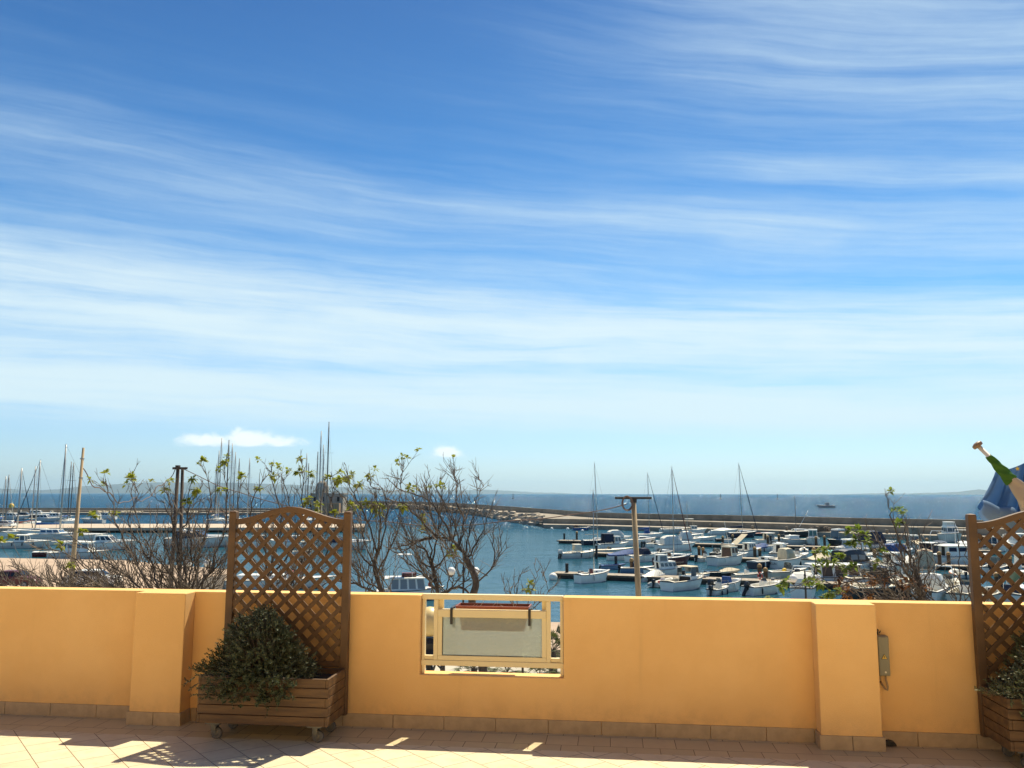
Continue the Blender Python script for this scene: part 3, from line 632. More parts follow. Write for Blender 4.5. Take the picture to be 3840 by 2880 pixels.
def trough():
    r = wthing('flower_trough', 'empty dark red plastic flower trough hooked on the outside of the railing', 'flower box', -.845, .185, .64)
    a = MB()
    def rg(w, d, z): return [(-w, -d, z), (w, -d, z), (w, d, z), (-w, d, z)]
    a.loft([rg(.222, .056, 0), rg(.248, .074, .150), rg(.262, .086, .152), rg(.264, .088, .172), rg(.253, .078, .173), rg(.246, .070, .10)], True, True, True)
    a.build('trough_body', TERRA, r, bevel=.002)
    MB().box(-.242, -.066, .101, .242, .066, .128).build('soil', SOIL, r)
    rng = random.Random(9); s = MB()
    for k in range(9):
        x = rng.uniform(-.2, .2); s.tube([(x, 0, .12), (x+rng.uniform(-.02, .02), rng.uniform(-.03, .03), .15), (x+rng.uniform(-.05, .05), rng.uniform(-.04, .04), .12+rng.uniform(.05, .10))], [.003, .002, .001], 4)
    s.build('dry_stalk', CANVAS, r)
    for x in (-.278, .270):
        h = MB(); y = -.160
        h.box(x-.009, y, .055, x+.009, y+.005, .1615); h.box(x-.009, y, .162, x+.009, .06, .167); h.box(x-.009, -.068, .02, x+.009, -.064, .1615)
        h.build('hook', BLACKM, r, bevel=.0015)
trough()
def meter_box():
    r = wthing('meter_box', 'narrow grey electrical box with a yellow warning triangle beside the right pier', 'electrical box', 1.7285, 0, .44)
    EB = mat('grey_enamel', (.235, .215, .140), .5, var=.12, scale=6)
    MB().box(-.0355, -.062, 0, .0355, -.001, .25).build('housing', EB, r, bevel=.006)
    MB().box(-.033, -.070, .004, .033, -.0625, .246).build('cover', EB, r, bevel=.004)
    tri = lambda s, y, y2: MB().prism([(-s, -s*.58), (s, -s*.58), (0, s*1.15)], -y2, -y, M=Matrix.Translation((.001, 0, .118)) @ Matrix.Rotation(R(90), 4, 'X') @ Matrix.Scale(-1, 4, (0, 0, 1)))
    sg = tri(.0195, .0702, .0715).build('warning_sign', BLACKM, r)
    tri(.0155, .0716, .0724).build('triangle', mat('sign_yellow', (.72, .46, .06), .5), sg)
    z = [(-.002, .016), (.0045, .016), (.0005, .004), (.005, .004), (-.002, -.009), (.0005, .0005), (-.0045, .0005)]
    MB().prism([(x*.72, y*.72-.001) for x, y in z], -.0731, -.0725, M=Matrix.Translation((.001, 0, .118)) @ Matrix.Rotation(R(90), 4, 'X') @ Matrix.Scale(-1, 4, (0, 0, 1))).build('bolt_symbol', BLACKM, sg)
    MB().lathe([(.0001, 0), (.006, 0), (.0065, .003), (.004, .004)], 12, M=Matrix.Translation((.004, -.070, .026)) @ Matrix.Rotation(R(90), 4, 'X')).build('screw_cap', CREAM, r)
    c = MB(); pts = [(.012, -.035, .001), (.014, -.035, -.03), (.022, -.035, -.07), (.020, -.035, -.092), (.008, -.03, -.088), (-.008, -.02, -.06), (-.012, -.004, -.045)]
    c.tube(pts, .0062, 8); c.tube([(-.02, -.03, .001), (-.02, -.025, -.03), (-.022, -.003, -.042)], .006, 8); c.build('cable', mat('grey_cable', (.30, .20, .11), .6), r, smooth=True)
    k = MB(); k.tube([(-.02, -.03, .25), (-.021, -.03, .268), (-.012, -.012, .28), (-.012, -.002, .28)], .004, 6); k.tube([(-.008, -.02, .262), (.004, -.012, .275)], .003, 5); k.build('top_clip', BLACKM, r)
meter_box()
# ------------------------------------------------------------------ boats
def lerp(a, b, t): return a+(b-a)*t
class Boat:
    TS = [0, .12, .25, .38, .5, .6, .7, .79, .87, .93, .97, 1.0]
    def __init__(s, name, u, v, L, hd, label, cat='boat', B=None, fb=None, k=None, hull=None, deck=None, cock=(.05, .5), floor=.22, rub=RUBR, group='boats moored in the marina', z=0.0, stern=.86, push=.30):
        s.L = L; s.B = B or (.36*L if L < 6.5 else .33*L+.2); s.fb = fb or .115*L+.06; s.stern = stern
        s.k = k or (.96 if u > 2890 else .80 if u > 1400 else .88)
        p = at(u, v, z); d = Vector((p.x, p.y, 0)).normalized(); p = p+d*s.B*push*s.k
        s.r = thing(name, label, cat, (p.x, p.y, z), R(hd), group); s.r.scale = (s.k, s.k, s.k*(1.2 if u > 1400 else 1))
        hull = hull or WHITE; deck = deck or WHITE
        rings = []
        for t in s.TS:
            b, sh = s.hb(t), s.sh(t); x = lambda zf: -L/2+t*L-.13*L*t**4*(1-zf)
            half = [(x(0), 0, -.32*s.fb*(1-t**3*.8)), (x(.12), .80*b, -.04+.5*sh*t**5), (x(.5), .95*b, .48*sh+.2*sh*t**5), (x(1), b, sh)]
            rings.append([(a, -y, z_) for a, y, z_ in reversed(half)]+half[1:])
        mb = MB(); mb.loft(rings, False); mb.add(rings[0], [tuple(range(len(rings[0])-1, -1, -1))]); mb.build('hull', hull, s.r)
        rr = MB()
        for sg in (-1, 1): rr.tube([(-L/2+t*L, sg*(s.hb(t)+.012), s.sh(t)-.045) for t in s.TS], .035, 5)
        rr.tube([(-L/2-.012, -s.hb(0), s.sh(0)-.045), (-L/2-.012, s.hb(0), s.sh(0)-.045)], .035, 5)
        if rub: rr.build('rub_rail', rub, s.r)
        t0, t1 = cock; w = max(.10, .075*s.B); zf = floor*s.fb if floor else 0
        st = sorted(set([t for t in s.TS if abs(t-t0) > .02 and abs(t-t1) > .02]+[0, 1])); rows = []
        def row(t, inner):
            b, sh = s.hb(t), s.sh(t); x = -L/2+t*L; bi = max(b-w, .01)
            if inner: half = [(x, b, sh), (x, b-w*.4, sh+.03), (x, bi, sh+.02), (x, bi*.96, zf), (x, 0, zf)]
            else: half = [(x, b, sh), (x, b-w*.4*min(1, b/w), sh+.03), (x, bi, sh+.03), (x, bi*.5, sh+.03+.05*b), (x, 0, sh+.03+.07*b)]
            return [(a, -y, z_) for a, y, z_ in half]+[h for h in reversed(half[:-1])]
        if t1 > t0:
            for t in st:
                if t < t0: rows.append(row(t, 0))
            rows += [row(t0, 0), row(t0, 1)]
            for t in st:
                if t0 < t < t1: rows.append(row(t, 1))
            rows += [row(t1, 1), row(t1, 0)]
            for t in st:
                if t > t1: rows.append(row(t, 0))
        else: rows = [row(t, 0) for t in st]
        MB().loft(rows, False).build('deck', deck, s.r)
    def hb(s, t):
        k = s.stern+(1-s.stern)*min(1, t/.38) if t < .42 else 1-((t-.42)/.58)**2.5
        return max(.5*s.B*k, .015)
    def sh(s, t): return s.fb*(1+.34*t**2.2)
    def X(s, t): return -s.L/2+t*s.L
    def faces(s, P):                                          # P: 8 corners; outward quads bl, br, tr, tl
        return {'stern': (P[3], P[0], P[4], P[7]), 'bow': (P[1], P[2], P[6], P[5]), 'port': (P[2], P[3], P[7], P[6]), 'star': (P[0], P[1], P[5], P[4])}
    def pane(s, q, a0, a1, b0, b1, m, parent, name='window'):
        q = [Vector(p) for p in q]
        f = lambda a, b: q[0].lerp(q[1], a).lerp(q[3].lerp(q[2], a), b)
        MB().sheet([f(a0, b0), f(a1, b0), f(a1, b1), f(a0, b1)], .012).build(name, m, parent)
    def cabin(s, t0, t1, w, h, z=None, rake=.25, back=.05, m=None, glass=GLASSB, roof=None, over=.06, n=2, top=.86, win=(.40, .88), sw=None, name='cabin', bk='door', side=True, bow=True):
        x0, x1 = s.X(t0), s.X(t1); z0 = (s.sh(t1)+.02 if z is None else z); hw = w*s.B/2
        lo = -.25 if z is None else 0
        P = [(x0, -hw, z0+lo), (x1, -hw*.92, z0+lo), (x1, hw*.92, z0+lo), (x0, hw, z0+lo), (x0+back*h, -hw*top, z0+h), (x1-rake*h, -hw*top*.92, z0+h), (x1-rake*h, hw*top*.92, z0+h), (x0+back*h, hw*top, z0+h)]
        P = [Vector(p) for p in P]; m = m or WHITE
        c = MB().hexa(P).build(name, m, s.r, bevel=.03); F = s.faces(P)
        if side:
            for sd in ('port', 'star'):
                for i in range(n): s.pane(F[sd], (i+.12)/n, (i+.90)/n, win[0], win[1], glass, c)
        if bow: s.pane(F['bow'], .06, .48, win[0], win[1], glass, c); s.pane(F['bow'], .52, .94, win[0], win[1], glass, c)
        if bk == 'door': s.pane(F['stern'], .32, .68, .10, .90, DARKIN, c, 'door')
        elif bk == 'open': s.pane(F['stern'], .08, .92, .12, .93, DARKIN if glass is not BROWN else BROWN, c, 'door')
        elif bk == 'two': s.pane(F['stern'], .08, .46, .45, .9, glass, c); s.pane(F['stern'], .54, .92, .45, .9, glass, c)
        if roof is not False:
            q = P[4:]; e = over
            r = MB().hexa([(q[0].x-e*3, q[0].y-e, z0+h+.002), (q[1].x+e*2, q[1].y-e, z0+h+.002), (q[2].x+e*2, q[2].y+e, z0+h+.002), (q[3].x-e*3, q[3].y+e, z0+h+.002), (q[0].x-e*2.4, q[0].y-e*.3, z0+h+.07), (q[1].x+e, q[1].y, z0+h+.06), (q[2].x+e, q[2].y, z0+h+.06), (q[3].x-e*2.4, q[3].y+e*.3, z0+h+.07)])
            r.build('roof', roof or WHITE, c, bevel=.02)
        s.top = z0+h+.07; return c
    def cuddy(s, t0, t1, w, h, m=None, glass=GLASSD, ports=True):  # low cabin let into the foredeck
        x0, x1 = s.X(t0), s.X(t1); rings = []
        for i in range(6):
            k = i/5; x = lerp(x0, x1, k); b = min(w*s.B/2, s.hb(lerp(t0, t1, k))*.82); hh = h*(1-.72*k**1.6); z0 = s.sh(lerp(t0, t1, k))
            rings.append([(x, -b, z0-.05), (x+.0, -b*.86, z0+hh*.8), (x, 0, z0+hh), (x, b*.86, z0+hh*.8), (x, b, z0-.05)])
        c = MB().loft(rings).build('cabin', m or WHITE, s.r); z0 = s.sh(t0)
        s.pane([(x0, .3*w*s.B, z0-.1), (x0, -.3*w*s.B, z0-.1), (x0, -.3*w*s.B, z0+h*.7), (x0, .3*w*s.B, z0+h*.7)], .22, .78, .0, 1, DARKIN, c, 'hatch_door')
        if ports:
            for sg in (-1, 1):
                q = [Vector(rings[i][0 if sg < 0 else 4]).lerp(Vector(rings[i][1 if sg < 0 else 3]), f) for i, f in ((0, .35), (3, .35), (3, .9), (0, .9))]
                if sg > 0: q = [q[1], q[0], q[3], q[2]]
                s.pane(q, .12, .88, .1, .9, glass, c)
        return c
    def screen(s, t, w, h, rake=.5, m=GLASSB, wing=.5, z=None):  # windscreen with wings
        x, b = s.X(t), w*s.B/2; z0 = s.sh(t)+.05 if z is None else z; g = MB()
        lo = [(x-wing, -b, z0), (x, -b*.8, z0), (x+.12, 0, z0), (x, b*.8, z0), (x-wing, b, z0)]
        hi = [(a-rake*h, y*.92, z0+h) for a, y, _ in lo]; hi[0] = (lo[0][0], hi[0][1], z0+h*.75); hi[4] = (lo[4][0], hi[4][1], z0+h*.75)
        for i in range(4): g.hexa([lo[i], lo[i+1], tuple(Vector(lo[i+1])+Vector((.02, 0, 0))), tuple(Vector(lo[i])+Vector((.02, 0, 0))), hi[i], hi[i+1], tuple(Vector(hi[i+1])+Vector((.02, 0, 0))), tuple(Vector(hi[i])+Vector((.02, 0, 0)))])
        o = g.build('windscreen', m, s.r); f = MB(); f.tube(hi, .022, 5)
        for a, b_ in zip(lo, hi): f.tube([a, b_], .018, 4)
        f.build('screen_frame', GREYP, o)
    def canopy(s, t0, t1, w, h, m, z=None, front=.35, back=.2, clear=None, sag=0):
        x0, x1 = s.X(t0), s.X(t1); z0 = s.sh((t0+t1)/2)+.02 if z is None else z; b = w*s.B/2; rings = []
        for i in range(7):
            k = i/6; hh = h*min(1, (back+k/.18*(1-back)) if k < .18 else 1, (front+(1-k)/.22*(1-front)) if k > .78 else 1)-sag*math.sin(k*math.pi)*.0
            x = lerp(x0, x1, k); rings.append([(x, -b, z0), (x, -b*.97, z0+hh*.62), (x, -b*.80, z0+hh*.93), (x, 0, z0+hh), (x, b*.80, z0+hh*.93), (x, b*.97, z0+hh*.62), (x, b, z0)])
        o = MB().loft(rings).build('canopy', m, s.r)
        if clear:
            for sd in (0, 1):
                for (i, j) in ((1, 3), (3, 5)):
                    q = [Vector(rings[i][0]).lerp(Vector(rings[i][1]), .35), Vector(rings[j][0]).lerp(Vector(rings[j][1]), .35), Vector(rings[j][1]), Vector(rings[i][1])]
                    if sd: q = [Vector((p.x, -p.y, p.z)) for p in (q[1], q[0], q[3], q[2])]
                    s.pane(q, .08, .92, .05, .95, clear, o)
            q = [Vector((x0, b*.85, z0+.1)), Vector((x0, -b*.85, z0+.1)), Vector((x0, -b*.7, z0+h*back+.0)), Vector((x0, b*.7, z0+h*back))]
        return o
    def tarp(s, m, t0=.02, t1=.97, h=.45, peak=.5):
        rings = []
        for i in range(9):
            k = i/8; t = lerp(t0, t1, k); x = s.X(t); b = s.hb(t)+.05; z0 = s.sh(t); hh = h*math.sin(math.pi*min(1, max(0.08, (k*.5/peak if k < peak else .5+.5*(k-peak)/(1-peak)))))
            rings.append([(x, -b, z0-.16), (x, -b, z0+.03), (x, -b*.45, z0+.03+hh*.62), (x, 0, z0+.05+hh), (x, b*.45, z0+.03+hh*.62), (x, b, z0+.03), (x, b, z0-.16)])
        MB().loft(rings).build('cover', m, s.r)
    def frame(s, t0, t1, w, h, post=GREYP, roof=None, front=None, side=None, z=None, thick=.06):   # hard top on posts
        x0, x1 = s.X(t0), s.X(t1); b = w*s.B/2; z0 = s.sh((t0+t1)/2) if z is None else z; f = MB()
        for x, dx in ((x0, .08), (x1, -.3)):
            for sg in (-1, 1): f.tube([(x, sg*b, z0), (x+dx, sg*b*.93, z0+h)], .035, 5)
        f.tube([(x0+.08, -b*.93, z0+h), (x1-.3, -b*.93, z0+h), (x1-.3, b*.93, z0+h), (x0+.08, b*.93, z0+h), (x0+.08, -b*.93, z0+h)], .028, 5)
        o = f.build('top_frame', post, s.r)
        if roof: MB().hexa([(x0-.1, -b, z0+h+.03), (x1-.1, -b*.9, z0+h+.03), (x1-.1, b*.9, z0+h+.03), (x0-.1, b, z0+h+.03), (x0, -b*.9, z0+h+.03+thick), (x1-.3, -b*.8, z0+h+.03+thick), (x1-.3, b*.8, z0+h+.03+thick), (x0, b*.9, z0+h+.03+thick)]).build('roof', roof, s.r, bevel=.02)
        if front: s.pane([(x1, -b, z0), (x1, b, z0), (x1-.3, b*.93, z0+h), (x1-.3, -b*.93, z0+h)], .04, .96, .35, .95, front, o, 'front_pane')
        if side:
            s.pane([(x0, -b, z0), (x1, -b, z0), (x1-.3, -b*.93, z0+h), (x0+.08, -b*.93, z0+h)], .04, .96, .2, .97, side, o, 'side_curtain')
            s.pane([(x1, b, z0), (x0, b, z0), (x0+.08, b*.93, z0+h), (x1-.3, b*.93, z0+h)], .04, .96, .2, .97, side, o, 'side_curtain')
        s.top = z0+h+.1
    def console(s, t, w=.35, h=.75, m=None, cover=None):
        x = s.X(t); b = w*s.B/2; z0 = .2*s.fb; hh = h+.3
        o = MB().hexa([(x-.35, -b, z0), (x+.3, -b, z0), (x+.3, b, z0), (x-.35, b, z0), (x-.30, -b*.9, z0+hh), (x+.05, -b*.9, z0+hh), (x+.05, b*.9, z0+hh), (x-.30, b*.9, z0+hh)]).build('console', cover or m or WHITE, s.r, bevel=.03)
        if not cover: s.pane([(x+.08, b*.9, z0+hh), (x+.08, -b*.9, z0+hh), (x-.12, -b*.8, z0+hh+.38), (x-.12, b*.8, z0+hh+.38)], 0, 1, 0, 1, GLASSB, o, 'windscreen')
        q = MB().box(x-1.05, -b*.9, z0, x-.65, b*.9, z0+.45).build('seat', CREAM, s.r, bevel=.03)
    def benches(s, ts=(.12, .34), m=None):
        for t in ts:
            x = s.X(t); b = s.hb(t)*.9; MB().box(x-.16, -b, s.fb*.5, x+.16, b, s.fb*.5+.05).build('bench', m or CREAM, s.r)
    def outboard(s, m=BLACKP, y=0.0, k=1.0, tilt=12):
        x = -s.L/2-.16*k; z = s.fb*.80; M = Matrix.Translation((x, y, z)) @ Matrix.Rotation(R(tilt), 4, 'Y') @ Matrix.Scale(k, 4)
        c = MB().loft([[(-.24, -.12, .02), (.20, -.14, .02), (.20, .14, .02), (-.24, .12, .02)], [(-.30, -.17, .18), (.22, -.18, .18), (.22, .18, .18), (-.30, .17, .18)], [(-.27, -.16, .40), (.20, -.17, .42), (.20, .17, .42), (-.27, .16, .40)], [(-.16, -.10, .50), (.14, -.11, .52), (.14, .11, .52), (-.16, .10, .50)]], M=M).build('outboard_motor', m, s.r, bevel=.02)
        MB().hexa([(-.16, -.06, -.85), (.08, -.04, -.85), (.08, .04, -.85), (-.16, .06, -.85), (-.15, -.08, .015), (.15, -.08, .015), (.15, .08, .015), (-.15, .08, .015)], M=M).build('motor_leg', BLACKP, c)
    def rails(s, t0=.55, h=.5, m=None, aft=False):
        f = MB(); ts = [t0+(1-t0)*i/5 for i in range(6)]
        for sg in (-1, 1):
            f.tube([(s.X(t), sg*s.hb(t)*.93, s.sh(t)+(h if i else .05)) for i, t in enumerate(ts)], .017, 4)
            for t in ts[1:-1]: f.tube([(s.X(t), sg*s.hb(t)*.93, s.sh(t)), (s.X(t), sg*s.hb(t)*.93, s.sh(t)+h)], .014, 4)
        f.build('bow_rail', STEEL, s.r)
    def fenders(s, ts=(.3, .55), m=None, sides=(-1, 1)):
        for sg in sides:
            for t in ts:
                z = s.sh(t); y = sg*(s.hb(t)+.10)
                MB().lathe([(.02, -.02), (.085, .05), (.10, .2), (.10, .42), (.08, .54), (.02, .62)], 8, (s.X(t), y, z-.72)).build('fender', m or NAVYC, s.r, smooth=True)
    def arch(s, t, w, h, m=None):
        x, b = s.X(t), w*s.B/2; z = s.sh(t); rings = []
        for (dx, y, zz) in ((-.3, -b, 0), (.05, -b*.95, h*.7), (.15, -b*.75, h), (.15, b*.75, h), (.05, b*.95, h*.7), (-.3, b, 0)):
            rings.append([(x+dx-.16, y, z+zz-.03), (x+dx+.16, y, z+zz-.03), (x+dx+.14, y, z+zz+.05), (x+dx-.14, y, z+zz+.05)])
        MB().loft(rings).build('arch', m or WHITE, s.r)
    def mast(s, top, t=.58, r=.055, m=None, boom=True, cover=BLUE, furl=None, z=None, spread=(.5,), stays=True, bl=.42, lean=0.0):
        top /= s.r.scale[2]; x = s.X(t); z0 = s.sh(t) if z is None else z; m = m or ANOD; tp = Vector((x-lean, 0, top))
        o = MB().tube([(x, 0, z0), (x-lean*.5, 0, lerp(z0, top, .5)), tuple(tp)], [r, r*.95, r*.7], 8).build('mast', m, s.r, smooth=True)
        f = MB(); f.tube([tuple(tp+Vector((-.35, 0, .10))), tuple(tp+Vector((.25, 0, .10)))], .018, 4); f.tube([tuple(tp), tuple(tp+Vector((0, 0, .35)))], .014, 4); f.build('masthead', m, o)
        for k in spread:
            zz = lerp(z0, top, k); MB().tube([(x-lean*k, -s.B*.36, zz+.05), (x-lean*k, 0, zz), (x-lean*k, s.B*.36, zz+.05)], .028, 5).build('spreader', m, o)
        if stays:
            w = MB(); wr = max(.014, r*.13)
            k = spread[0]; zz = lerp(z0, top, k)
            for sg in (-1, 1): w.tube([(x-.1, sg*s.hb(t)*.95, s.sh(t)), (x-lean*k, sg*s.B*.36, zz+.05), tuple(tp)], wr, 3)
            w.tube([(s.X(.02), 0, s.sh(0)+.05), tuple(tp)], wr, 3)
            if not furl: w.tube([(s.X(.99), 0, s.sh(1)), tuple(tp)], wr, 3)
            w.build('stay', WIRE, o)
        if furl: MB().tube([(s.X(.985), 0, s.sh(1)+.2), tuple(Vector((s.X(.985), 0, s.sh(1))).lerp(tp, .5)), tuple(Vector((s.X(.985), 0, s.sh(1))).lerp(tp, .97))], [min(r, .10)*k_ for k_ in (1.0, .95, .4)], 6).build('furled_jib', furl, s.r, smooth=True)
        if boom:
            zb = z0+.12*s.L*.75+.35; xe = x-bl*s.L
            b = MB().tube([(x-.08, 0, zb), (xe, 0, zb-.02)], .05, 6).build('boom', m, s.r)
            if cover: MB().loft([[(x+.10, y*.5, zb+zz*1.5) for y, zz in SC], [(x-.25, y*.9, zb+zz*1.5) for y, zz in SC], [(lerp(x, xe, .5), y, zb+zz*1.0) for y, zz in SC], [(xe+.1, y*.6, zb+zz*.6) for y, zz in SC]]).build('sail_cover', cover, b, smooth=True)
    def buoy_ring(s, t, y, z):
        M = Matrix.Translation((s.X(t), y, z)) @ Matrix.Rotation(R(90), 4, 'Y')
        pts = [(.30*math.cos(a), .30*math.sin(a), 0) for a in [2*math.pi*k/20 for k in range(21)]]
        o = MB().tube(pts, .085, 8, M=M, cap=False).build('lifebuoy', RED, s.r, smooth=True)
        for k in range(4):
            a0 = math.pi/4+k*math.pi/2; MB().tube([(.30*math.cos(a0+e), .30*math.sin(a0+e), 0) for e in (-.18, -.06, .06, .18)], .089, 8, M=M).build('band', WHITE, o)
SC = [(-.13, -.10), (-.15, .02), (-.09, .22), (0, .32), (.09, .22), (.15, .02), (.13, -.10)]
def rib(u, v, L, hd, label, tube=HYPA, stripe=None, motor=BLACKP, push=.3):
    p = at(u, v, 0); B = .42*L; d = Vector((p.x, p.y, 0)).normalized(); p = p+d*B*push
    r = thing('inflatable_boat', label, 'inflatable boat', (p.x, p.y, 0), R(hd), 'boats moored in the marina')
    tr = .105*L**.6; pts = []
    for sg, ks in ((-1, range(0, 9)), (1, range(7, -1, -1))):
        for k in ks:
            t = k/8; pts.append((-L/2+t*L*.97, sg*(B/2-tr)*(1 if t < .5 else max(0.0, 1-((t-.5)/.5)**2.4)), .32+.32*t**2.5))
    rad = [tr*(.55 if i in (0, len(pts)-1) else 1) for i in range(len(pts))]
    MB().tube(pts, rad, 10).build('tube', tube, r, smooth=True)
    if stripe:
        for sg in (-1, 1): MB().tube([(q[0], q[1]+sg*tr*.80, q[2]+tr*.62) for q in (pts[0:6] if sg < 0 else pts[-6:])], tr*.28, 5).build('stripe', stripe, r)
    MB().hexa([(-L*.46, -B*.3, .05), (L*.3, -B*.12, .0), (L*.3, B*.12, .0), (-L*.46, B*.3, .05), (-L*.46, -B*.34, .26), (L*.36, -B*.2, .32), (L*.36, B*.2, .32), (-L*.46, B*.34, .26)]).build('floor', GREYW, r)
    MB().box(-L*.47, -B*.3, .1, -L*.44, B*.3, .62).build('transom', GREYW, r)
    c = MB().hexa([(-.3, -.28, .3), (.25, -.28, .3), (.25, .28, .3), (-.3, .28, .3), (-.25, -.25, 1.05), (.05, -.25, 1.05), (.05, .25, 1.05), (-.25, .25, 1.05)]).build('console', WHITE, r, bevel=.03)
    MB().box(-.95, -.28, .28, -.55, .28, .72).build('seat', RED if stripe is None else CREAM, r, bevel=.03)
    r.scale = (.80,)*3; b = Boat.__new__(Boat); b.r = r; b.k = .80; b.L = L*.94; b.B = B; b.fb = .7; b.stern = 1; b.outboard(motor, k=1.05); return b
TXT = []
# ---- right hand basin, from the nearest row to the far mole
b = Boat('sailing_boat', 2228, 2184, 5.6, 33, 'small white sailing boat with a maroon cabin entrance moored left on the nearest pontoon', 'sailing boat', B=2.1, fb=.95, cock=(.08, .42), rub=BROWN)
b.cuddy(.42, .86, .74, .42, ports=True); b.pane([(b.X(.41), .42, .5), (b.X(.41), -.42, .5), (b.X(.41), -.36, 1.5), (b.X(.41), .36, 1.5)], 0, 1, 0, 1, MAROON, b.r, 'hatch_cover'); b.mast(9.75, .50, .065, boom=False, spread=(.55,)); b.fenders((.35,), m=GREYW, sides=(-1,))
b = Boat('rowing_boat', 2300, 2136, 4.2, 10, 'little blue rowing boat with crumpled blue sheet behind the nearest pontoon', hull=mat('pale_blue_paint', (.16, .26, .36), .5), deck=BLUE, cock=(.1, .7)); b.benches((.2, .4, .6), BLUE); b.outboard(WHITE, k=.7)
b = Boat('motor_boat', 2392, 2150, 5.2, -4, 'low blue hulled open boat with a navy covered engine beside the tan utility pole', hull=mat('faded_blue_paint', (.10, .19, .30), .5), cock=(.06, .66)); b.console(.42, .3, .8, cover=NAVYC); b.outboard(BLACKP); b.benches((.2,)); b.fenders((.4,), m=WHITE)
b = Boat('motor_boat', 2172, 2094, 7.0, 14, 'grey white fishing boat with two pale outboards and rods, leftmost on the middle pontoon', hull=GREYW, cock=(.05, .62)); b.frame(.34, .56, .62, 1.15, roof=CREAM, side=CREAM, post=CREAM); b.console(.48, .4, .8); b.outboard(GREYW, -.4, 1.25); b.outboard(GREYW, .4, 1.25); b.fenders((.5,))
for y in (-.8, -.3, .5): MB().tube([(b.X(.2), y, .9), (b.X(.16), y*1.15, 3.2)], .018, 4).build('fishing_rod', BLACKP, b.r)
b = Boat('motor_boat', 2295, 2082, 9.0, 12, 'long low cream speedboat behind the blue covered boat', hull=CREAM, deck=CREAM, cock=(.05, .45), fb=.85, B=2.2, push=.6); b.screen(.47, .8, .35); b.benches((.15,))
b = Boat('motor_boat', 2335, 2101, 5.6, 9, 'white boat under a taut blue tarpaulin left of the tan utility pole', fb=.8); b.tarp(BLUE, .0, .98, .62, .78)
b = Boat('motor_boat', 2300, 2060, 7.6, 20, 'white fishing boat with a navy canvas shelter over its stern behind the cream speedboat', cock=(.05, .5)); b.cabin(.50, .72, .66, 1.15, glass=GLASSB, n=2); b.frame(.16, .49, .72, 1.75, roof=NAVYC, side=NAVYC, post=NAVY); b.rails(.6)
b = Boat('sailing_boat', 2242, 2044, 7.6, 14, 'dark blue hulled sailing boat with white deck moored near the end of the farthest pontoon', 'sailing boat', hull=NAVY, cock=(.06, .34), rub=WHITE); b.cuddy(.36, .78, .62, .42); b.mast(15.2, .50, .085, cover=None, lean=.6, spread=(.35,)); b.fenders((.4, .7), m=WHITE)
b = Boat('motor_boat', 2322, 2032, 7.0, 20, 'white motor boat enclosed by a tall see-through canvas tent left of the tan utility pole', cock=(.05, .5)); b.canopy(.08, .62, .86, 1.55, WCANVAS, front=.5, back=.75, clear=GREYW); b.cuddy(.62, .92, .6, .3)
b = Boat('sailing_boat', 2440, 2018, 7.4, 8, 'sailing boat with bright blue boom cover and spray hood, right of the utility pole', 'sailing boat', cock=(.06, .34)); b.cuddy(.40, .78, .62, .4); b.mast(14.0, .46, .085, lean=.2, furl=NAVYC); b.canopy(.26, .46, .66, .9, BLUE)
b = Boat('motor_boat', 2402, 2046, 8.0, 14, 'big white cabin boat with a round porthole partly behind the tan utility pole', cock=(.05, .36), fb=1.15); b.cuddy(.40, .82, .72, .6); b.screen(.42, .7, .45, z=1.75); b.pane([(b.X(.30), -b.hb(.3)*.97, .5), (b.X(.36), -b.hb(.36)*.97, .5), (b.X(.36), -b.hb(.36)*.99, .85), (b.X(.3), -b.hb(.3)*.99, .85)], 0, 1, 0, 1, GLASSD, b.r, 'porthole')
b = Boat('motor_boat', 2412, 2107, 6.8, 30, 'white motor boat with a dark navy windscreen cover right of the tan utility pole', cock=(.05, .46), fb=.95); b.canopy(.40, .66, .82, .95, NAVYC, back=.95, front=.3); b.cuddy(.6, .9, .6, .28); b.rails(.55); b.fenders((.2, .4), m=WHITE)
b = Boat('rowing_boat', 2182, 1989, 6.0, 6, 'blue wooden rowing boat with heaped nets alongside the far quay', hull=mat('bright_blue_paint', (.03, .10, .26), .5), deck=NAVY, cock=(.1, .8), fb=.75, push=.1); b.benches((.4, .6), BLUE)
mb = MB(); rng = random.Random(2)
for k in range(14): mb.ball((b.X(.14)+rng.uniform(-.5, .7), rng.uniform(-.5, .5), .95+rng.uniform(-.1, .25)), rng.uniform(.25, .4), 8)
mb.build('net_pile', mat('brown_net', (.16, .10, .07), .9, var=.4), b.r)
b = Boat('sailing_boat', 2528, 2122, 7.4, 26, 'maroon hulled sailing boat with white topsides and a dark wooden cabin door', 'sailing boat', hull=MAROON, cock=(.06, .36), fb=1.15, rub=WHITE, B=2.6); b.cuddy(.38, .82, .74, .5); b.pane([(b.X(.37), .5, .9), (b.X(.37), -.5, .9), (b.X(.37), -.45, 1.75), (b.X(.37), .45, 1.75)], 0, 1, 0, 1, BROWN, b.r, 'cabin_door'); b.mast(13.0, .50, .08, furl=MAROON, boom=False, spread=(.42,)); b.rails(.6)
b = Boat('motor_boat', 2538, 2066, 9.0, 12, 'large white cruiser with a pale grey canvas top behind the maroon sailing boat', cock=(.05, .36), fb=1.1); b.canopy(.14, .60, .86, 1.5, WCANVAS, front=.25, back=.7, clear=GREYW); b.cuddy(.56, .9, .7, .4); b.rails(.6)
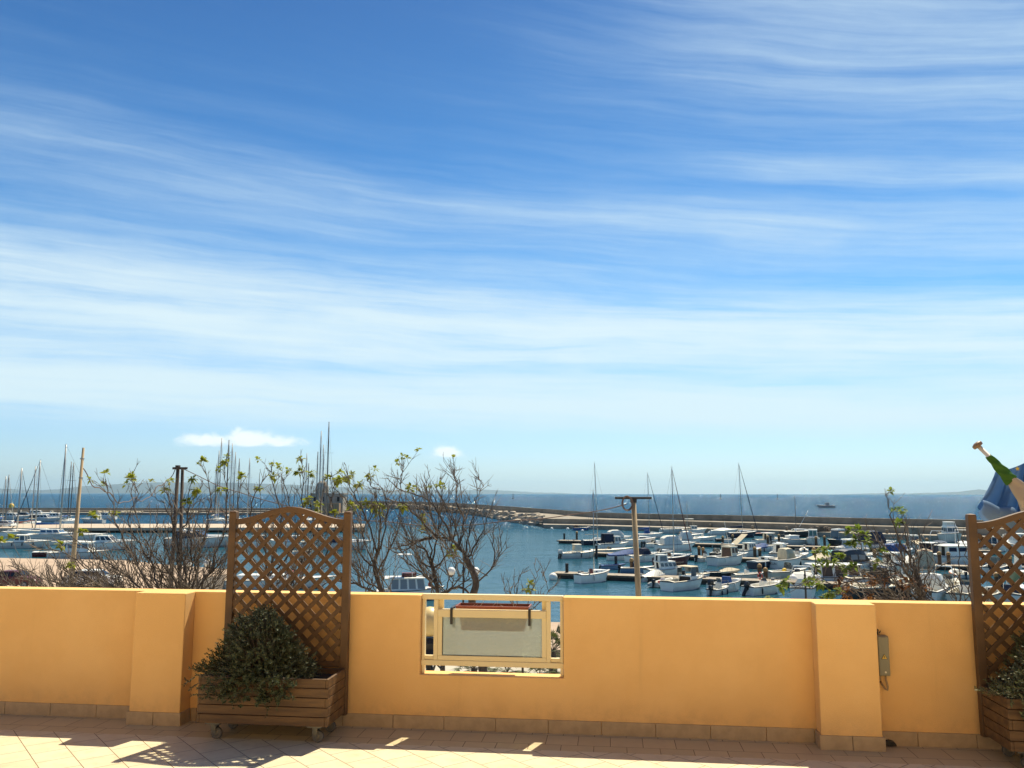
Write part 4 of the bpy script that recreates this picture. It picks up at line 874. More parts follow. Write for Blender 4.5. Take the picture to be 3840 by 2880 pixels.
b = Boat('motor_boat', 2497, 2160, 6.4, 22, 'white cabin boat with square windows and a raised windscreen behind the grey inflatable', cock=(.05, .2), fb=.8); b.cabin(.30, .78, .78, .72, rake=.9, back=-.3, n=4, win=(.42, .86), bow=True); b.cabin(.26, .52, .62, .78, z=b.top-.05, rake=.3, back=.1, n=1, win=(.1, .86)); b.rails(.62)
b = rib(2487, 2200, 5.2, 52, 'grey inflatable boat with red seat moored between the utility pole and the open wheelhouse cruiser')
b = Boat('motor_boat', 2572, 2211, 7.4, 40, 'white cruiser with an open framed wheelhouse and dark cabin doorway in the nearest row', cock=(.05, .50), fb=.95, deck=CREAM, rub=BROWN); c = b.cabin(.48, .72, .86, .78, z=.55, rake=.2, back=0, glass=GREYW, roof=False, n=1, bk='open', side=False, bow=False); b.frame(.46, .70, .86, .95, z=1.33, post=GREYP, roof=CANVAS, front=GLASSB); b.cuddy(.68, .93, .62, .22, ports=False); b.rails(.6, .35)
for sg in (-1, 1): b.pane([(b.X(.46), sg*b.B*.43, 1.33), (b.X(.60), sg*b.B*.43, 1.33), (b.X(.60), sg*b.B*.41, 2.2), (b.X(.47), sg*b.B*.41, 2.2)][::sg], .05, .95, .05, .95, GLASSB, c, 'side_pane')
b = Boat('rowing_boat', 2711, 2170, 5.0, 4, 'black hulled dinghy half covered with a cream sheet behind the nearest pontoon', hull=BLACKP, deck=NAVY, cock=(.1, .5), fb=.75); b.tarp(CANVAS, .40, .99, .35, .4); b.rails(.3, .5)
b = Boat('motor_boat', 2728, 2218, 6.0, 40, 'white open boat with a bright blue console cover and black outboard in the nearest row', cock=(.05, .80), fb=.85); b.console(.50, .6, 1.0, cover=BLUE); b.outboard(BLACKP, .1, 1.35); b.rails(.7, .3); b.benches((.16,)); b.fenders((.5,), m=WHITE)
b = Boat('motor_boat', 2814, 2174, 5.0, 8, 'small cream open boat with a tall grey windscreen behind the nearest pontoon', hull=CREAM, cock=(.06, .68)); b.console(.42, .5, .7); b.rails(.6, .3)
b = Boat('motor_boat', 2868, 2228, 6.4, 36, 'white open boat with a red lifebuoy and a tilted black outboard in the nearest row', cock=(.05, .78), fb=.85); b.console(.48, .4, .8); b.outboard(BLACKP, 0, 1.35, 38); b.buoy_ring(.40, 0.1, 1.75); b.rails(.66, .35); b.benches((.14,)); b.fenders((.2,), m=BLACKP, sides=(-1,))
b = Boat('motor_boat', 2733, 2118, 8.4, 36, 'white fishing cruiser with a brown timber wheelhouse and a radar dish on its roof', cock=(.05, .48), fb=1.15); b.cabin(.44, .66, .84, 1.75, z=.75, rake=.12, back=0, glass=BROWN, bk='open', n=2, win=(.5, .9), m=CREAM, roof=CREAM); MB().ball((b.X(.60), -.3, b.top+.2), .32, 12, .6).build('radar_dish', WHITE, b.r, smooth=True); b.cuddy(.64, .92, .62, .4); b.rails(.6); MB().tube([(b.X(.6), .5, b.top), (b.X(.52), .8, b.top+3.4)], .035, 5).build('aerial', WHITE, b.r); b.fenders((.2,), m=WHITE)
b = Boat('motor_boat', 2690, 2088, 5.2, 60, 'small black hulled boat with a grey windscreen left of the brown wheelhouse boat', hull=BLACKP, cock=(.06, .5)); b.screen(.5, .8, .55); b.cuddy(.5, .9, .6, .2)
b = Boat('motor_boat', 2872, 2130, 7.0, 36, 'dark navy hulled sailing cruiser with white deck and a dark square hatch', hull=NAVY, cock=(.05, .36), fb=.95, rub=WHITE); b.cuddy(.40, .84, .78, .55); b.rails(.55); b.fenders((.25, .6), m=WHITE)
b = Boat('motor_boat', 2806, 2086, 7.2, 30, 'white cabin boat with a slanting cream awning stretched over its stern', cock=(.05, .45), fb=.95); b.cabin(.42, .70, .76, .95, glass=GLASSB, n=3); b.pane([(b.X(-.02), .9, 1.9), (b.X(-.02), -.9, 1.9), (b.X(.40), -.8, 3.5), (b.X(.40), .8, 3.5)], 0, 1, 0, 1, CANVAS, b.r, 'awning'); b.rails(.6)
b = Boat('motor_boat', 2644, 2027, 6.2, 4, 'low white open boat with a white covered console on the farthest pontoon', cock=(.05, .7), fb=.7); b.console(.42, .45, 1.0, cover=WCANVAS); b.outboard(BLACKP); b.rails(.6, .3)
b = Boat('sailing_boat', 2592, 2020, 7.0, 6, 'small white sailing boat with a bare slender mast on the farthest pontoon', 'sailing boat', cock=(.06, .4)); b.cuddy(.40, .8, .6, .4); b.mast(7.6, .36, .07, boom=False, spread=(.6,))
b = Boat('motor_boat', 2588, 2038, 7.0, 18, 'white boat with a pointed white tent between two ochre capped piles', cock=(.05, .5)); b.canopy(.12, .56, .84, 1.5, WCANVAS, back=.3, front=.2); b.cuddy(.58, .9, .6, .25)
b = Boat('motor_boat', 2530, 2000, 9.0, 4, 'grey white fishing boat at the far mole, left of a raised white top', hull=GREYW, cock=(.1, .5), push=.1); b.cuddy(.5, .85, .6, .4); b.benches()
b = Boat('motor_boat', 2605, 2001, 8.0, 2, 'white boat with a raised flat white top moored against the far mole', cock=(.06, .4), push=.1); b.cabin(.35, .6, .6, .8, n=2); b.frame(.16, .48, .6, 2.6, roof=WHITE, post=CANVAS)
b = Boat('motor_boat', 2716, 2005, 8.4, 4, 'white boat under a low grey cover moored against the far mole', cock=(.06, .4), push=.1); b.tarp(GREYW, .1, .8, .5)
b = Boat('sailing_boat', 2786, 2016, 9.0, 12, 'dark hulled sailing boat with navy boom cover and twin tall spars near the mole', 'sailing boat', hull=NAVY, cock=(.06, .34)); b.cuddy(.36, .8, .6, .5, m=WHITE); b.mast(16.2, .50, .10, cover=NAVYC, furl=NAVYC, lean=.5)
b = Boat('rowing_boat', 2712, 2031, 4.0, 8, 'small dark tender with a white side tied to the farthest pontoon', hull=BLACKP, deck=GREYP, cock=(.1, .75), fb=.55)
b = Boat('rowing_boat', 2736, 2034, 3.6, 4, 'small white dinghy tied to the farthest pontoon beside a brown pile', cock=(.1, .75), fb=.55); b.benches()
b = Boat('rowing_boat', 2846, 2009, 6.2, 5, 'long dark dinghy with a red stripe and white gear near the far mole', hull=NAVY, deck=RED, cock=(.1, .75), fb=.6, rub=RED, push=.1); b.benches((.3, .6), WHITE)
b = Boat('motor_boat', 2886, 2044, 8.4, 20, 'cream cabin cruiser with a thick white hardtop behind two dark piles', cock=(.05, .45), fb=1.05, deck=CREAM); b.cabin(.36, .62, .72, 1.5, z=.8, glass=GLASSB, n=2, over=.2, m=CREAM); b.rails(.6, .6); b.cuddy(.6, .9, .6, .3)
b = Boat('motor_boat', 2922, 2095, 6.4, 62, 'white cabin boat with a plain windscreen cover, left of the stern with dark lettering', cock=(.05, .42), hull=GREYW); b.cabin(.40, .70, .76, .9, glass=GREYW, n=1)
b = Boat('motor_boat', 2954, 2129, 6.4, 34, 'white fishing boat with a beige wheelhouse canvas and dark lettering on its stern', cock=(.05, .60), fb=.95); b.canopy(.34, .62, .72, 1.45, CANVAS, z=.75, front=.55, back=.95, clear=mat('clear_curtain', (.42, .36, .22), .3)); b.cuddy(.6, .9, .6, .3); b.rails(.6); TXT.append(b)
b = Boat('motor_boat', 2955, 2172, 5.4, 16, 'white open boat with an arched grey windscreen and a yellow bag above the globe lamp', cock=(.05, .62), fb=.75, hull=CREAM); b.screen(.60, .8, .7, .7); b.benches((.2,)); MB().ball((b.X(.42), .0, .85), .28, 8, .7).build('bag', mat('yellow_bag', (.75, .50, .04), .6), b.r); b.rails(.7, .25)
b = Boat('motor_boat', 3016, 2240, 6.4, 66, 'white boat with a pale grey cover right behind the globe lamp post', cock=(.05, .4), fb=.95); b.canopy(.10, .60, .9, 1.0, WCANVAS, back=.6, front=.3); b.cuddy(.58, .9, .6, .3); b.rails(.6); b.arch(.3, .9, 1.5)
b = Boat('motor_boat', 3050, 2043, 7.4, 250, 'white pilothouse boat with two teal windscreen panes facing the camera', cock=(.05, .4), fb=.95); b.cabin(.36, .60, .72, 1.35, glass=mat('teal_window', (.05, .12, .11), .1), n=2, win=(.35, .9)); b.rails(.66, .3)
b = Boat('motor_boat', 3143, 2047, 7.0, 215, 'dark hulled boat with a rounded white hardtop right of the white pilothouse', hull=mat('dark_brown_paint', (.03, .022, .02), .4), cock=(.05, .45)); b.frame(.34, .66, .72, 1.5, roof=WHITE, post=GREYP, front=GLASSB, thick=.22); b.screen(.62, .75, .45); b.rails(.6, .4)
b = Boat('sailing_boat', 3000, 2014, 9.0, 12, 'black hulled sailing boat with one bare dark mast beside the far mole', 'sailing boat', hull=BLACKP, cock=(.06, .3), push=.1); b.cuddy(.32, .8, .6, .5); b.mast(8.8, .40, .085, m=ANODD, boom=True, cover=None, stays=False, spread=()); MB().tube([(b.X(.5), 0, 2), (b.X(.78), .3, 5.0)], .05, 5).build('spar', WHITE, b.r)
rib(3014, 2072, 4.4, 75, 'white inflatable with a blue bow cushion tilted beside the second pontoon row', tube=WCANVAS, stripe=BLUE, motor=NAVY)
b = Boat('motor_boat', 2966, 2042, 7.0, 200, 'low white boat with a flat white covered cabin left of the white pilothouse', cock=(.05, .3), hull=GREYW, fb=.8); b.cabin(.3, .62, .8, .5, glass=WHITE, n=1)
b = Boat('motor_boat', 3128, 2104, 6.0, 40, 'white boat with a turquoise cover over its cockpit behind the leafy twigs', cock=(.05, .5)); b.canopy(.1, .55, .9, .55, TURQ); b.screen(.58, .8, .4); b.rails(.6)
b = Boat('motor_boat', 3216, 2146, 7.6, 30, 'white motor boat with a big black cockpit canopy and clear panels', cock=(.05, .4), fb=1.0); b.canopy(.04, .62, .92, 1.45, BLACKP, back=.9, front=.35, clear=GREYP); b.cuddy(.6, .92, .66, .4); b.rails(.58); b.fenders((.3, .6), m=NAVYC)
b = Boat('motor_boat', 3108, 2150, 5.6, 32, 'plain pale grey open boat behind the leafy twigs, left of the black canopy boat', hull=GREYW, deck=GREYW, cock=(.06, .7)); b.benches()
b = Boat('motor_boat', 3150, 2196, 8.0, 6, 'long white boat with a flat white cabin roof over dark sides behind the withered leaves', cock=(.05, .2), fb=.8); b.cabin(.16, .74, .86, .9, glass=BROWN, n=3, win=(.1, .9), over=.25); b.rails(.7, .3)
b = Boat('motor_boat', 3300, 2065, 8.2, 24, 'white boat under a large navy canopy with hooped ribs on the farthest pontoon', cock=(.05, .45), fb=1.0); b.canopy(.04, .52, .92, 1.9, NAVYC, back=.85, front=.6); b.cuddy(.55, .9, .66, .4); b.rails(.58)
b = Boat('motor_boat', 3426, 2072, 7.0, 262, 'cream cabin boat with twin windscreen panes facing the camera behind the branches', cock=(.05, .4), fb=.95, deck=CREAM); b.cabin(.40, .64, .74, 1.3, glass=GLASSB, n=2, win=(.5, .9), m=CREAM); b.pane([(b.X(.95), .5, 1.3), (b.X(.95), -.5, 1.3), (b.X(.66), -.8, 1.75), (b.X(.66), .8, 1.75)][::-1], 0, 1, 0, 1, CANVAS, b.r, 'foredeck_cover')
b = Boat('motor_boat', 3376, 2090, 6.4, 30, 'white boat with a bright blue flat canopy behind the right hand tree', cock=(.05, .5)); b.canopy(.06, .55, .9, 1.0, BLUE, back=.85, front=.8); b.screen(.58, .7, .4)
b = Boat('motor_boat', 3470, 2158, 6.8, 66, 'cream boat closed at the stern by a square beige canvas with a red edge', cock=(.05, .45), fb=.95, hull=CREAM, deck=CREAM); b.canopy(.08, .60, .86, 1.7, CANVAS, back=.95, front=.5); b.rails(.6); MB().box(b.X(.08), -b.B*.34, 2.62, b.X(.10), b.B*.34, 2.70).build('canopy_edge', RED, b.r)
b = Boat('motor_boat', 3494, 2110, 6.6, 40, 'white boat with a white hard top over a navy back curtain', cock=(.05, .5)); b.frame(.22, .60, .8, 1.5, roof=WHITE, post=WHITE, front=NAVYC, side=NAVYC)
b = Boat('motor_boat', 3526, 2068, 8.0, 255, 'sleek black speedboat with a white radar arch pointing at the camera', hull=BLACKP, deck=BLACKP, cock=(.05, .4), fb=.95); b.cuddy(.4, .88, .74, .55, m=BLACKP); b.arch(.34, .9, 1.9); b.screen(.44, .7, .4, m=GLASSD)
b = Boat('motor_boat', 3570, 2033, 9.0, 262, 'white flybridge cruiser moored bow first against the far mole', cock=(.05, .25), fb=1.3, hull=GREYW); b.cabin(.26, .62, .82, 1.1, rake=.5, n=3); b.cabin(.30, .52, .70, .8, z=b.top-.05, rake=.4, n=2, glass=CREAM); b.rails(.6, .5)
rib(3600, 2166, 6.4, 76, 'large white inflatable with orange edged tubes and a black outboard', tube=WCANVAS, stripe=ORANGE)
b = Boat('motor_boat', 3622, 2116, 8.6, 4, 'long white cruiser with a flat white roof behind the orange edged inflatable', cock=(.05, .3), fb=.95); b.cabin(.12, .66, .84, 1.05, glass=NAVYC, n=3, win=(.5, .86), over=.22); b.rails(.66)
b = Boat('motor_boat', 3616, 2073, 8.0, 245, 'white motor yacht with a tubular stern arch left of the right trellis post', cock=(.05, .35), fb=1.0); b.cuddy(.36, .85, .74, .6); b.frame(.12, .34, .8, 2.1, post=WHITE); b.screen(.4, .7, .5)
b = Boat('motor_boat', 3322, 2246, 8.4, 18, 'black hulled boat with cream deck and a tall dark cabin door behind the lower branches', hull=BLACKP, cock=(.05, .34), fb=1.0, deck=CREAM, rub=CREAM); b.cabin(.36, .52, .56, 1.5, z=.9, glass=DARKIN, m=BLACKP, n=1, bk='open', win=(.1, .95), roof=NAVY); b.cuddy(.52, .92, .72, .42, m=CREAM); b.rails(.55)
b = Boat('motor_boat', 3500, 2254, 7.0, 52, 'white boat with a grey outboard and grey windscreen canopy behind the lower right branches', cock=(.05, .6), fb=.95); b.screen(.6, .84, .6, .6); b.canopy(.36, .62, .8, 1.2, GREYW, z=.9, back=.7, front=.4); b.outboard(GREYP, 0, 1.35); b.rails(.62)
b = Boat('motor_boat', 3626, 2258, 6.6, 50, 'cream open boat at the foot of the right trellis post', hull=CREAM, deck=CREAM, cock=(.05, .66)); b.console(.5, .5, .8); b.benches((.15,)); b.rails(.64, .35)
b = Boat('motor_boat', 3728, 2070, 7.6, 228, 'white boat with a dark tinted cabin seen through the upper openings of the right trellis', cock=(.05, .4), hull=GREYW); b.cabin(.36, .66, .76, 1.1, glass=GLASSD, n=2, win=(.15, .92)); b.rails(.62, .4)
b = Boat('motor_boat', 3772, 2038, 8.6, 8, 'white boat with cream cushions against the far mole behind the right trellis', cock=(.06, .5), push=.1); b.cuddy(.5, .85, .6, .5); b.frame(.2, .45, .6, 1.6, roof=CANVAS)
b = Boat('motor_boat', 3818, 2082, 8.4, 82, 'tall grey white boat stern filling the upper right openings of the right trellis', cock=(.05, .3), fb=1.5, hull=GREYW); b.cabin(.2, .6, .8, 1.2, glass=GREYW)
b = Boat('motor_boat', 3742, 2152, 6.6, 48, 'white windscreen boat with a black outboard seen through the middle of the right trellis', cock=(.05, .58)); b.screen(.56, .84, .75, .7); b.outboard(BLACKP, 0, 1.3); b.rails(.6, .4); b.fenders((.3,))
b = Boat('motor_boat', 3838, 2156, 7.0, 54, 'white boat at the extreme right behind the right trellis', cock=(.05, .5)); b.cabin(.46, .7, .76, 1.0); b.outboard(WHITE, 0, 1.2)
b = Boat('motor_boat', 3708, 2262, 6.0, 40, 'pale yellowish open boat at the bottom left of the right trellis', hull=CREAM, deck=CREAM, cock=(.05, .6)); b.cuddy(.6, .92, .6, .3)
b = Boat('motor_boat', 3812, 2258, 6.4, 48, 'white boat with dark blue cover and green tinted screen behind the right trellis', cock=(.05, .6)); b.console(.3, .6, .9, cover=NAVYC); b.frame(.45, .68, .8, 1.4, post=WHITE, front=mat('green_window', (.12, .2, .14), .15), roof=WHITE)
for (u, v, L, hd, kd, m, lab) in [
    (2905, 2066, 6.0, 20, 'cuddy', WHITE, 'white day boat with blue tinted windscreen, right of the cream hardtop cruiser'), (2995, 2104, 5.6, 40, 'open', GREYW, 'grey open boat squeezed beside the two ochre piles'),
    (3072, 2120, 5.8, 36, 'tarp', CANVAS, 'boat under a beige tarpaulin behind the leafy twigs'), (3062, 2176, 6.0, 30, 'cuddy', WHITE, 'white day boat above the withered leaves, right of the globe lamp'),
    (3188, 2080, 6.4, 200, 'cabin', WHITE, 'small white wheelhouse boat facing left behind the leafy branch'), (3246, 2106, 6.2, 30, 'open', WHITE, 'white open boat with grey console behind the black canopy boat'),
    (3262, 2200, 6.6, 14, 'cuddy', CREAM, 'cream day boat lying behind the withered leaf twigs'), (3345, 2148, 6.8, 40, 'cabin', WHITE, 'white wheelhouse boat left of the right hand tree trunk'),
    (3404, 2136, 6.2, 50, 'tarp', WCANVAS, 'boat under a white tarpaulin directly behind the right hand tree'), (3396, 2206, 6.4, 30, 'open', WHITE, 'white open boat beside the black hulled boat, behind branches'),
    (3448, 2126, 6.4, 240, 'cuddy', WHITE, 'white day boat above the square beige canvas'), (3562, 2106, 6.6, 30, 'cabin', WHITE, 'white wheelhouse boat above the orange edged inflatable'),
    (3560, 2226, 6.2, 48, 'open', CREAM, 'cream open boat below the orange edged inflatable'), (3655, 2074, 6.6, 20, 'tarp', NAVYC, 'boat under a navy tarpaulin beside the right trellis post'),
    (2455, 2052, 5.6, 30, 'cuddy', WHITE, 'white day boat close right of the big porthole cabin boat'), (2650, 2106, 4.6, 30, 'open', GREYW, 'grey tender moored between the maroon hull and the brown wheelhouse'),
    (2770, 2096, 5.4, 34, 'open', WHITE, 'white open boat just right of the brown wheelhouse boat'), (2620, 2172, 4.2, 8, 'open', CREAM, 'little cream tender on the nearest pontoon behind the wheelhouse cruiser'),
    (2450, 2180, 4.2, 30, 'tarp', GREYW, 'small tender under a grey cover right of the utility pole foot'), (2700, 2228, 4.4, 50, 'open', GREYW, 'grey tender between the wheelhouse cruiser and the blue console boat'),
    (2478, 2090, 5.6, 24, 'cuddy', WHITE, 'white day boat squeezed left of the maroon sailing boat'), (2850, 2068, 5.4, 24, 'tarp', BLUE, 'boat under a blue tarpaulin right of the slanting awning')]:
    b = Boat('motor_boat', u, v, L, hd, lab, hull=GREYW if m in (GREYW, BLUE) else WHITE, deck=CREAM if m is CREAM else WHITE, cock=(.05, .55))
    if kd == 'cuddy': b.cuddy(.5, .9, .7, .45); b.screen(.52, .76, .55, m=GLASSB); b.outboard(BLACKP, 0, 1.1)
    elif kd == 'open': b.console(.45, .42, .75, m=m); b.outboard(BLACKP, 0, 1.1); b.benches((.16,)); b.arch(.25, .8, 1.5) if L > 6 else None
    elif kd == 'tarp': b.tarp(m, .02, .95, .6, .7)
    else: b.cabin(.40, .68, .74, 1.35, z=.7, n=2, over=.15); b.cuddy(.66, .92, .6, .3)
    b.rails(.58, .42); b.fenders((.25, .55), m=(NAVYC, WHITE, BLUE)[int(u) % 3])
# ---- middle and left hand basin
b = Boat('motor_boat', 1540, 2252, 7.6, 8, 'white cabin boat with broad roof and maroon gear on top between bare trees', cock=(.05, .25), fb=.9); b.cabin(.20, .72, .82, 1.0, glass=GREYP, n=4, win=(.2, .9), over=.3); mb = MB().box(b.X(.36), -.6, b.top+.01, b.X(.58), .6, b.top+.35).build('roof_box', MAROON, b.r, bevel=.05); b.frame(.3, .52, .5, 2.0, z=b.top, post=WHITE, roof=WHITE); MB().lathe([(.05, 0), (.22, .1), (.24, .3), (.1, .5)], 10, (b.X(.78), -.7, 1.2)).build('float_ball', RED, b.r)
b = Boat('motor_boat', 1040, 2208, 14.0, 4, 'long white flat decked boat low in the water behind the left trellis', cock=(.05, .1), fb=1.0, B=3.4); b.cabin(.2, .6, .7, .35, glass=WHITE, n=1); MB().tube([(b.X(.62), 0, 1.2), (b.X(.62), 0, 3.2)], .05, 6).build('post', WHITE, b.r); MB().box(b.X(.58), -.8, 1.62, b.X(.72), .8, 1.95).build('deck_box', RED, b.r, bevel=.04)
b = Boat('motor_yacht', 1302, 2062, 9.6, 4, 'white motor yacht with a navy cockpit cover, its bow showing right of the left trellis', 'motor yacht', cock=(.05, .3), fb=1.35, hull=GREYW, rub=NAVY); b.canopy(.1, .46, .8, 1.0, NAVYC, front=.3); b.cuddy(.46, .9, .7, .5)
b = Boat('motor_boat', 1085, 2055, 9.0, 175, 'pale motor boat with dark windows seen through the middle of the left trellis', cock=(.05, .3), fb=1.2); b.cabin(.3, .62, .76, 1.0, n=3)
b = Boat('motor_boat', 968, 2052, 8.0, 10, 'white boat with a cream cabin roof seen through the left side of the left trellis', cock=(.05, .3), fb=1.2, deck=CREAM); b.cabin(.36, .7, .76, .9, n=2, m=CREAM)
b = Boat('rowing_boat', 1130, 2078, 4.0, 20, 'tiny white dinghy floating alone behind the left trellis', cock=(.1, .8)); b.benches()
b = Boat('motor_yacht', 762, 2052, 14.5, 2, 'large white motor yacht with dark windows and a bright blue cover left of the trellis', 'motor yacht', cock=(.05, .16), fb=1.75, rub=NAVY, hull=GREYW); b.cabin(.14, .56, .80, 1.25, rake=1.1, glass=GLASSD, n=4, win=(.2, .92), m=BLACKP, roof=NAVY); b.cuddy(.54, .9, .7, .5); b.rails(.5, .6); b.pane([(b.X(.40), -1.4, 3.1), (b.X(.66), -1.2, 1.9), (b.X(.66), 1.2, 1.9), (b.X(.40), 1.4, 3.1)], 0, 1, 0, 1, BLUE, b.r, 'blue_cover')
b = Boat('motor_yacht', 418, 2062, 10.5, 5, 'white motor yacht with a raked dark windscreen behind the left branches', 'motor yacht', cock=(.05, .24), fb=1.35); b.cabin(.24, .60, .80, 1.15, rake=1.3, glass=GLASSD, n=3); b.arch(.25, .9, 1.6); b.cuddy(.56, .9, .72, .4); b.rails(.5)
b = Boat('motor_boat', 300, 2098, 9.5, 3, 'white cabin cruiser with big square windows behind the pale timber pole', cock=(.05, .3), fb=1.1, hull=GREYW); b.cabin(.20, .70, .84, 1.5, glass=GLASSB, n=4, win=(.45, .85), over=.2); b.rails(.66)
b = Boat('motor_boat', 205, 2088, 6.6, 8, 'low maroon hulled open boat moored at the left quay edge', hull=MAROON, cock=(.1, .7), rub=WHITE); b.benches((.3, .55))
b = Boat('motor_boat', 100, 2056, 10.0, 2, 'white fishing cruiser with a low wheelhouse and grey hull in the left basin', cock=(.05, .3), fb=1.15, hull=GREYW); b.cabin(.30, .52, .7, 1.3, n=2, glass=GLASSD, win=(.35, .9), over=.3); b.cuddy(.5, .85, .6, .4); b.rails(.6, .6); b.fenders((.3, .5, .7), m=BLACKP, sides=(-1,))
b = Boat('motor_boat', 222, 2044, 12.0, 2, 'long flat white boat lying low at the left basin, right of the fishing cruiser', cock=(.1, .5), fb=.7, B=2.4); b.benches((.2, .35))
b = Boat('motor_yacht', 212, 2030, 12.0, 4, 'white sailing catamaran hull with blue window band in the left basin', 'motor yacht', cock=(.05, .2), fb=1.6, hull=GREYW); b.cabin(.24, .62, .8, .8, rake=1.0, glass=mat('blue_window', (.06, .12, .2), .1), n=3); b.rails(.4, .6)
b = Boat('sailing_boat', 140, 2010, 13.0, 185, 'white sailing yacht with a long blue sail cover along its boom, left basin', 'sailing boat', cock=(.06, .28), fb=1.25); b.cuddy(.34, .8, .6, .6); q = far(152, 1726, b.r.location.y); b.r.location.x = q.x+.06*13*.88; b.mast(q.z, .56, .19, cover=BLUE, bl=.46, furl=NAVYC)
b = Boat('sailing_boat', 306, 2030, 12.0, 3, 'grey hulled sailing yacht moored just right of the pale timber pole', 'sailing boat', cock=(.06, .28), fb=1.3, hull=GREYW); b.cuddy(.34, .8, .6, .5); q = far(250, 1667, b.r.location.y); b.r.location.x = q.x+.40*12*.88; b.mast(q.z, .10, .21, boom=False, spread=(.35, .65))
MT = [(23, 1786), (34, 1781), (82, 1756), (134, 1749), (268, 1732), (277, 1735), (813, 1742), (822, 1690), (832, 1642), (859, 1650), (872, 1663), (884, 1695), (898, 1720), (937, 1718), (1151, 1700), (1158, 1738), (1192, 1694), (1205, 1617), (1214, 1668), (1234, 1582)]
for i, (u, v, L, hd, top, t, m, lab) in enumerate([
    (18, 1974, 10, 100, 12.6, .5, ANOD, 'leftmost pale mast and its white hull at the left edge'), (36, 1972, 11, 95, 13.2, .5, ANODD, 'white sailing boat with a dark mast, second from the left edge'),
    (60, 2010, 11, 80, 14.4, .55, ANOD, 'white sailing boat with a raked pale mast, third from the left edge'), (150, 1976, 13, 98, 17.0, .5, ANOD, 'white sailing boat whose mast leans beside the blue boom cover'),
    (258, 1966, 12, 95, 15.6, .5, ANODD, 'white sailing boat with dark mast, left of a close pair beside the pale pole'), (282, 1962, 12, 92, 15.4, .5, ANODD, 'white sailing boat with a dark mast nearest the pale timber pole'),
    (815, 1962, 12, 95, 16.8, .5, ANODD, 'sailing boat with the shortest dark mast right of the twin poles'), (826, 1960, 13, 95, 20.0, .5, ANOD, 'sailing boat with a pale mast just left of the tall cluster'),
    (840, 1962, 14, 95, 23.6, .5, ANOD, 'sailing boat with the tallest pale mast under the left white cloud'), (866, 1964, 14, 95, 22.8, .5, ANODD, 'sailing boat with a tall dark mast under the left white cloud'),
    (880, 1964, 14, 95, 21.8, .5, ANOD, 'sailing boat with a tall pale mast right of the dark one'), (893, 1960, 12, 95, 19.6, .5, ANOD, 'sailing boat with a mid height mast right of the tall cluster'),
    (905, 1961, 12, 95, 18.0, .5, ANODD, 'sailing boat with a shorter mast left of the trellis'), (924, 1958, 11, 95, 17.8, .5, ANOD, 'sailing boat whose mast stands apart left of the trellis arch'),
    (1146, 1962, 12, 95, 19.0, .5, ANOD, 'sailing boat with a mast left of the stone dome'), (1162, 1960, 11, 95, 15.8, .5, ANODD, 'sailing boat with a short dark mast left of the stone dome'),
    (1192, 1960, 12, 95, 19.6, .5, ANODD, 'sailing boat with a dark mast rising through the stone dome'), (1207, 1962, 15, 95, 25.2, .5, ANOD, 'sailing boat with a very tall pale mast beside the stone dome'),
    (1217, 1962, 14, 95, 21.4, .5, ANOD, 'sailing boat with a thick pale mast right of the stone dome'), (1237, 1964, 16, 95, 27.6, .5, ANODD, 'sailing boat with the tallest mast of all and a long forestay')]):
    b = Boat('sailing_boat', u, v, L, hd, lab, 'sailing boat', cock=(.06, .28), fb=1.2, hull=(WHITE, GREYW, WHITE, NAVY)[i % 4]); b.cuddy(.32, .8, .6, .5); q = far(*MT[i], b.r.location.y); b.r.location.x = q.x; top = q.z; b.mast(top, .5, .19 if i not in (9, 17, 19) else .24, m=m, cover=(BLUE, NAVYC, WCANVAS, None)[i % 4], furl=(None, WCANVAS, NAVYC, None)[i % 4] if i < 6 else (NAVYC if i in (10, 18) else None), spread=(.36, .68))
for (u, v, L, hd, lab, hl) in [(150, 1937, 14, 20, 'white flybridge yacht farthest back among the left masts', 0), (178, 1958, 12, 6, 'white yacht with a black raked screen left of the pale timber pole', 1), (222, 1950, 12, 12, 'white motor yacht with blue canopy poles left of the pale timber pole', 0), (100, 1945, 11, 15, 'dark covered yacht between the left masts', 2), (388, 1948, 10, 185, 'white yacht whose bow shows right of the pale timber pole', 0), (345, 1962, 9, 175, 'small white yacht alongside the pale pier right of the pole', 1), (60, 1950, 11, 8, 'white yacht with pale roof behind the leftmost masts', 1)]:
    b = Boat('motor_yacht', u, v, L, hd, lab, 'motor yacht', cock=(.05, .2), fb=1.35, hull=(WHITE, GREYW, NAVY)[hl]); b.cabin(.2, .6, .8, 1.2, rake=1.2, glass=GLASSD, n=3, m=BLACKP if hl == 2 else WHITE, roof=WHITE); b.cuddy(.55, .9, .7, .4); b.arch(.24, .9, 2.2); b.rails(.5, .6)
for (u, v, L, lab, m) in [(84, 1966, 8, 'orange red rescue dinghy lying on the left pontoon edge', ORANGE), (112, 1972, 6, 'round red dinghy beside the dark blue boom cover', RED)]:
    b = Boat('rowing_boat', u, v, L, 5, lab, hull=m, deck=m, cock=(.1, .7), fb=.9, rub=None); b.benches((.3, .5), RED)
for (u, v, L, lab, m) in [(478, 1993, 9, 'low dark covered boat moored along the pale pier, left one', NAVYC), (510, 1989, 8, 'long white dinghy moored along the pale pier behind the branches', WCANVAS), (600, 1992, 9, 'pair-seat white launch moored along the pale pier, left of the twin poles', WCANVAS), (745, 1984, 10, 'navy covered launch at the pale pier right of the twin poles', NAVYC)]:
    b = Boat('motor_boat', u, v, L, 3, lab, cock=(.1, .6), fb=.75); b.tarp(m, .1, .9, .4)
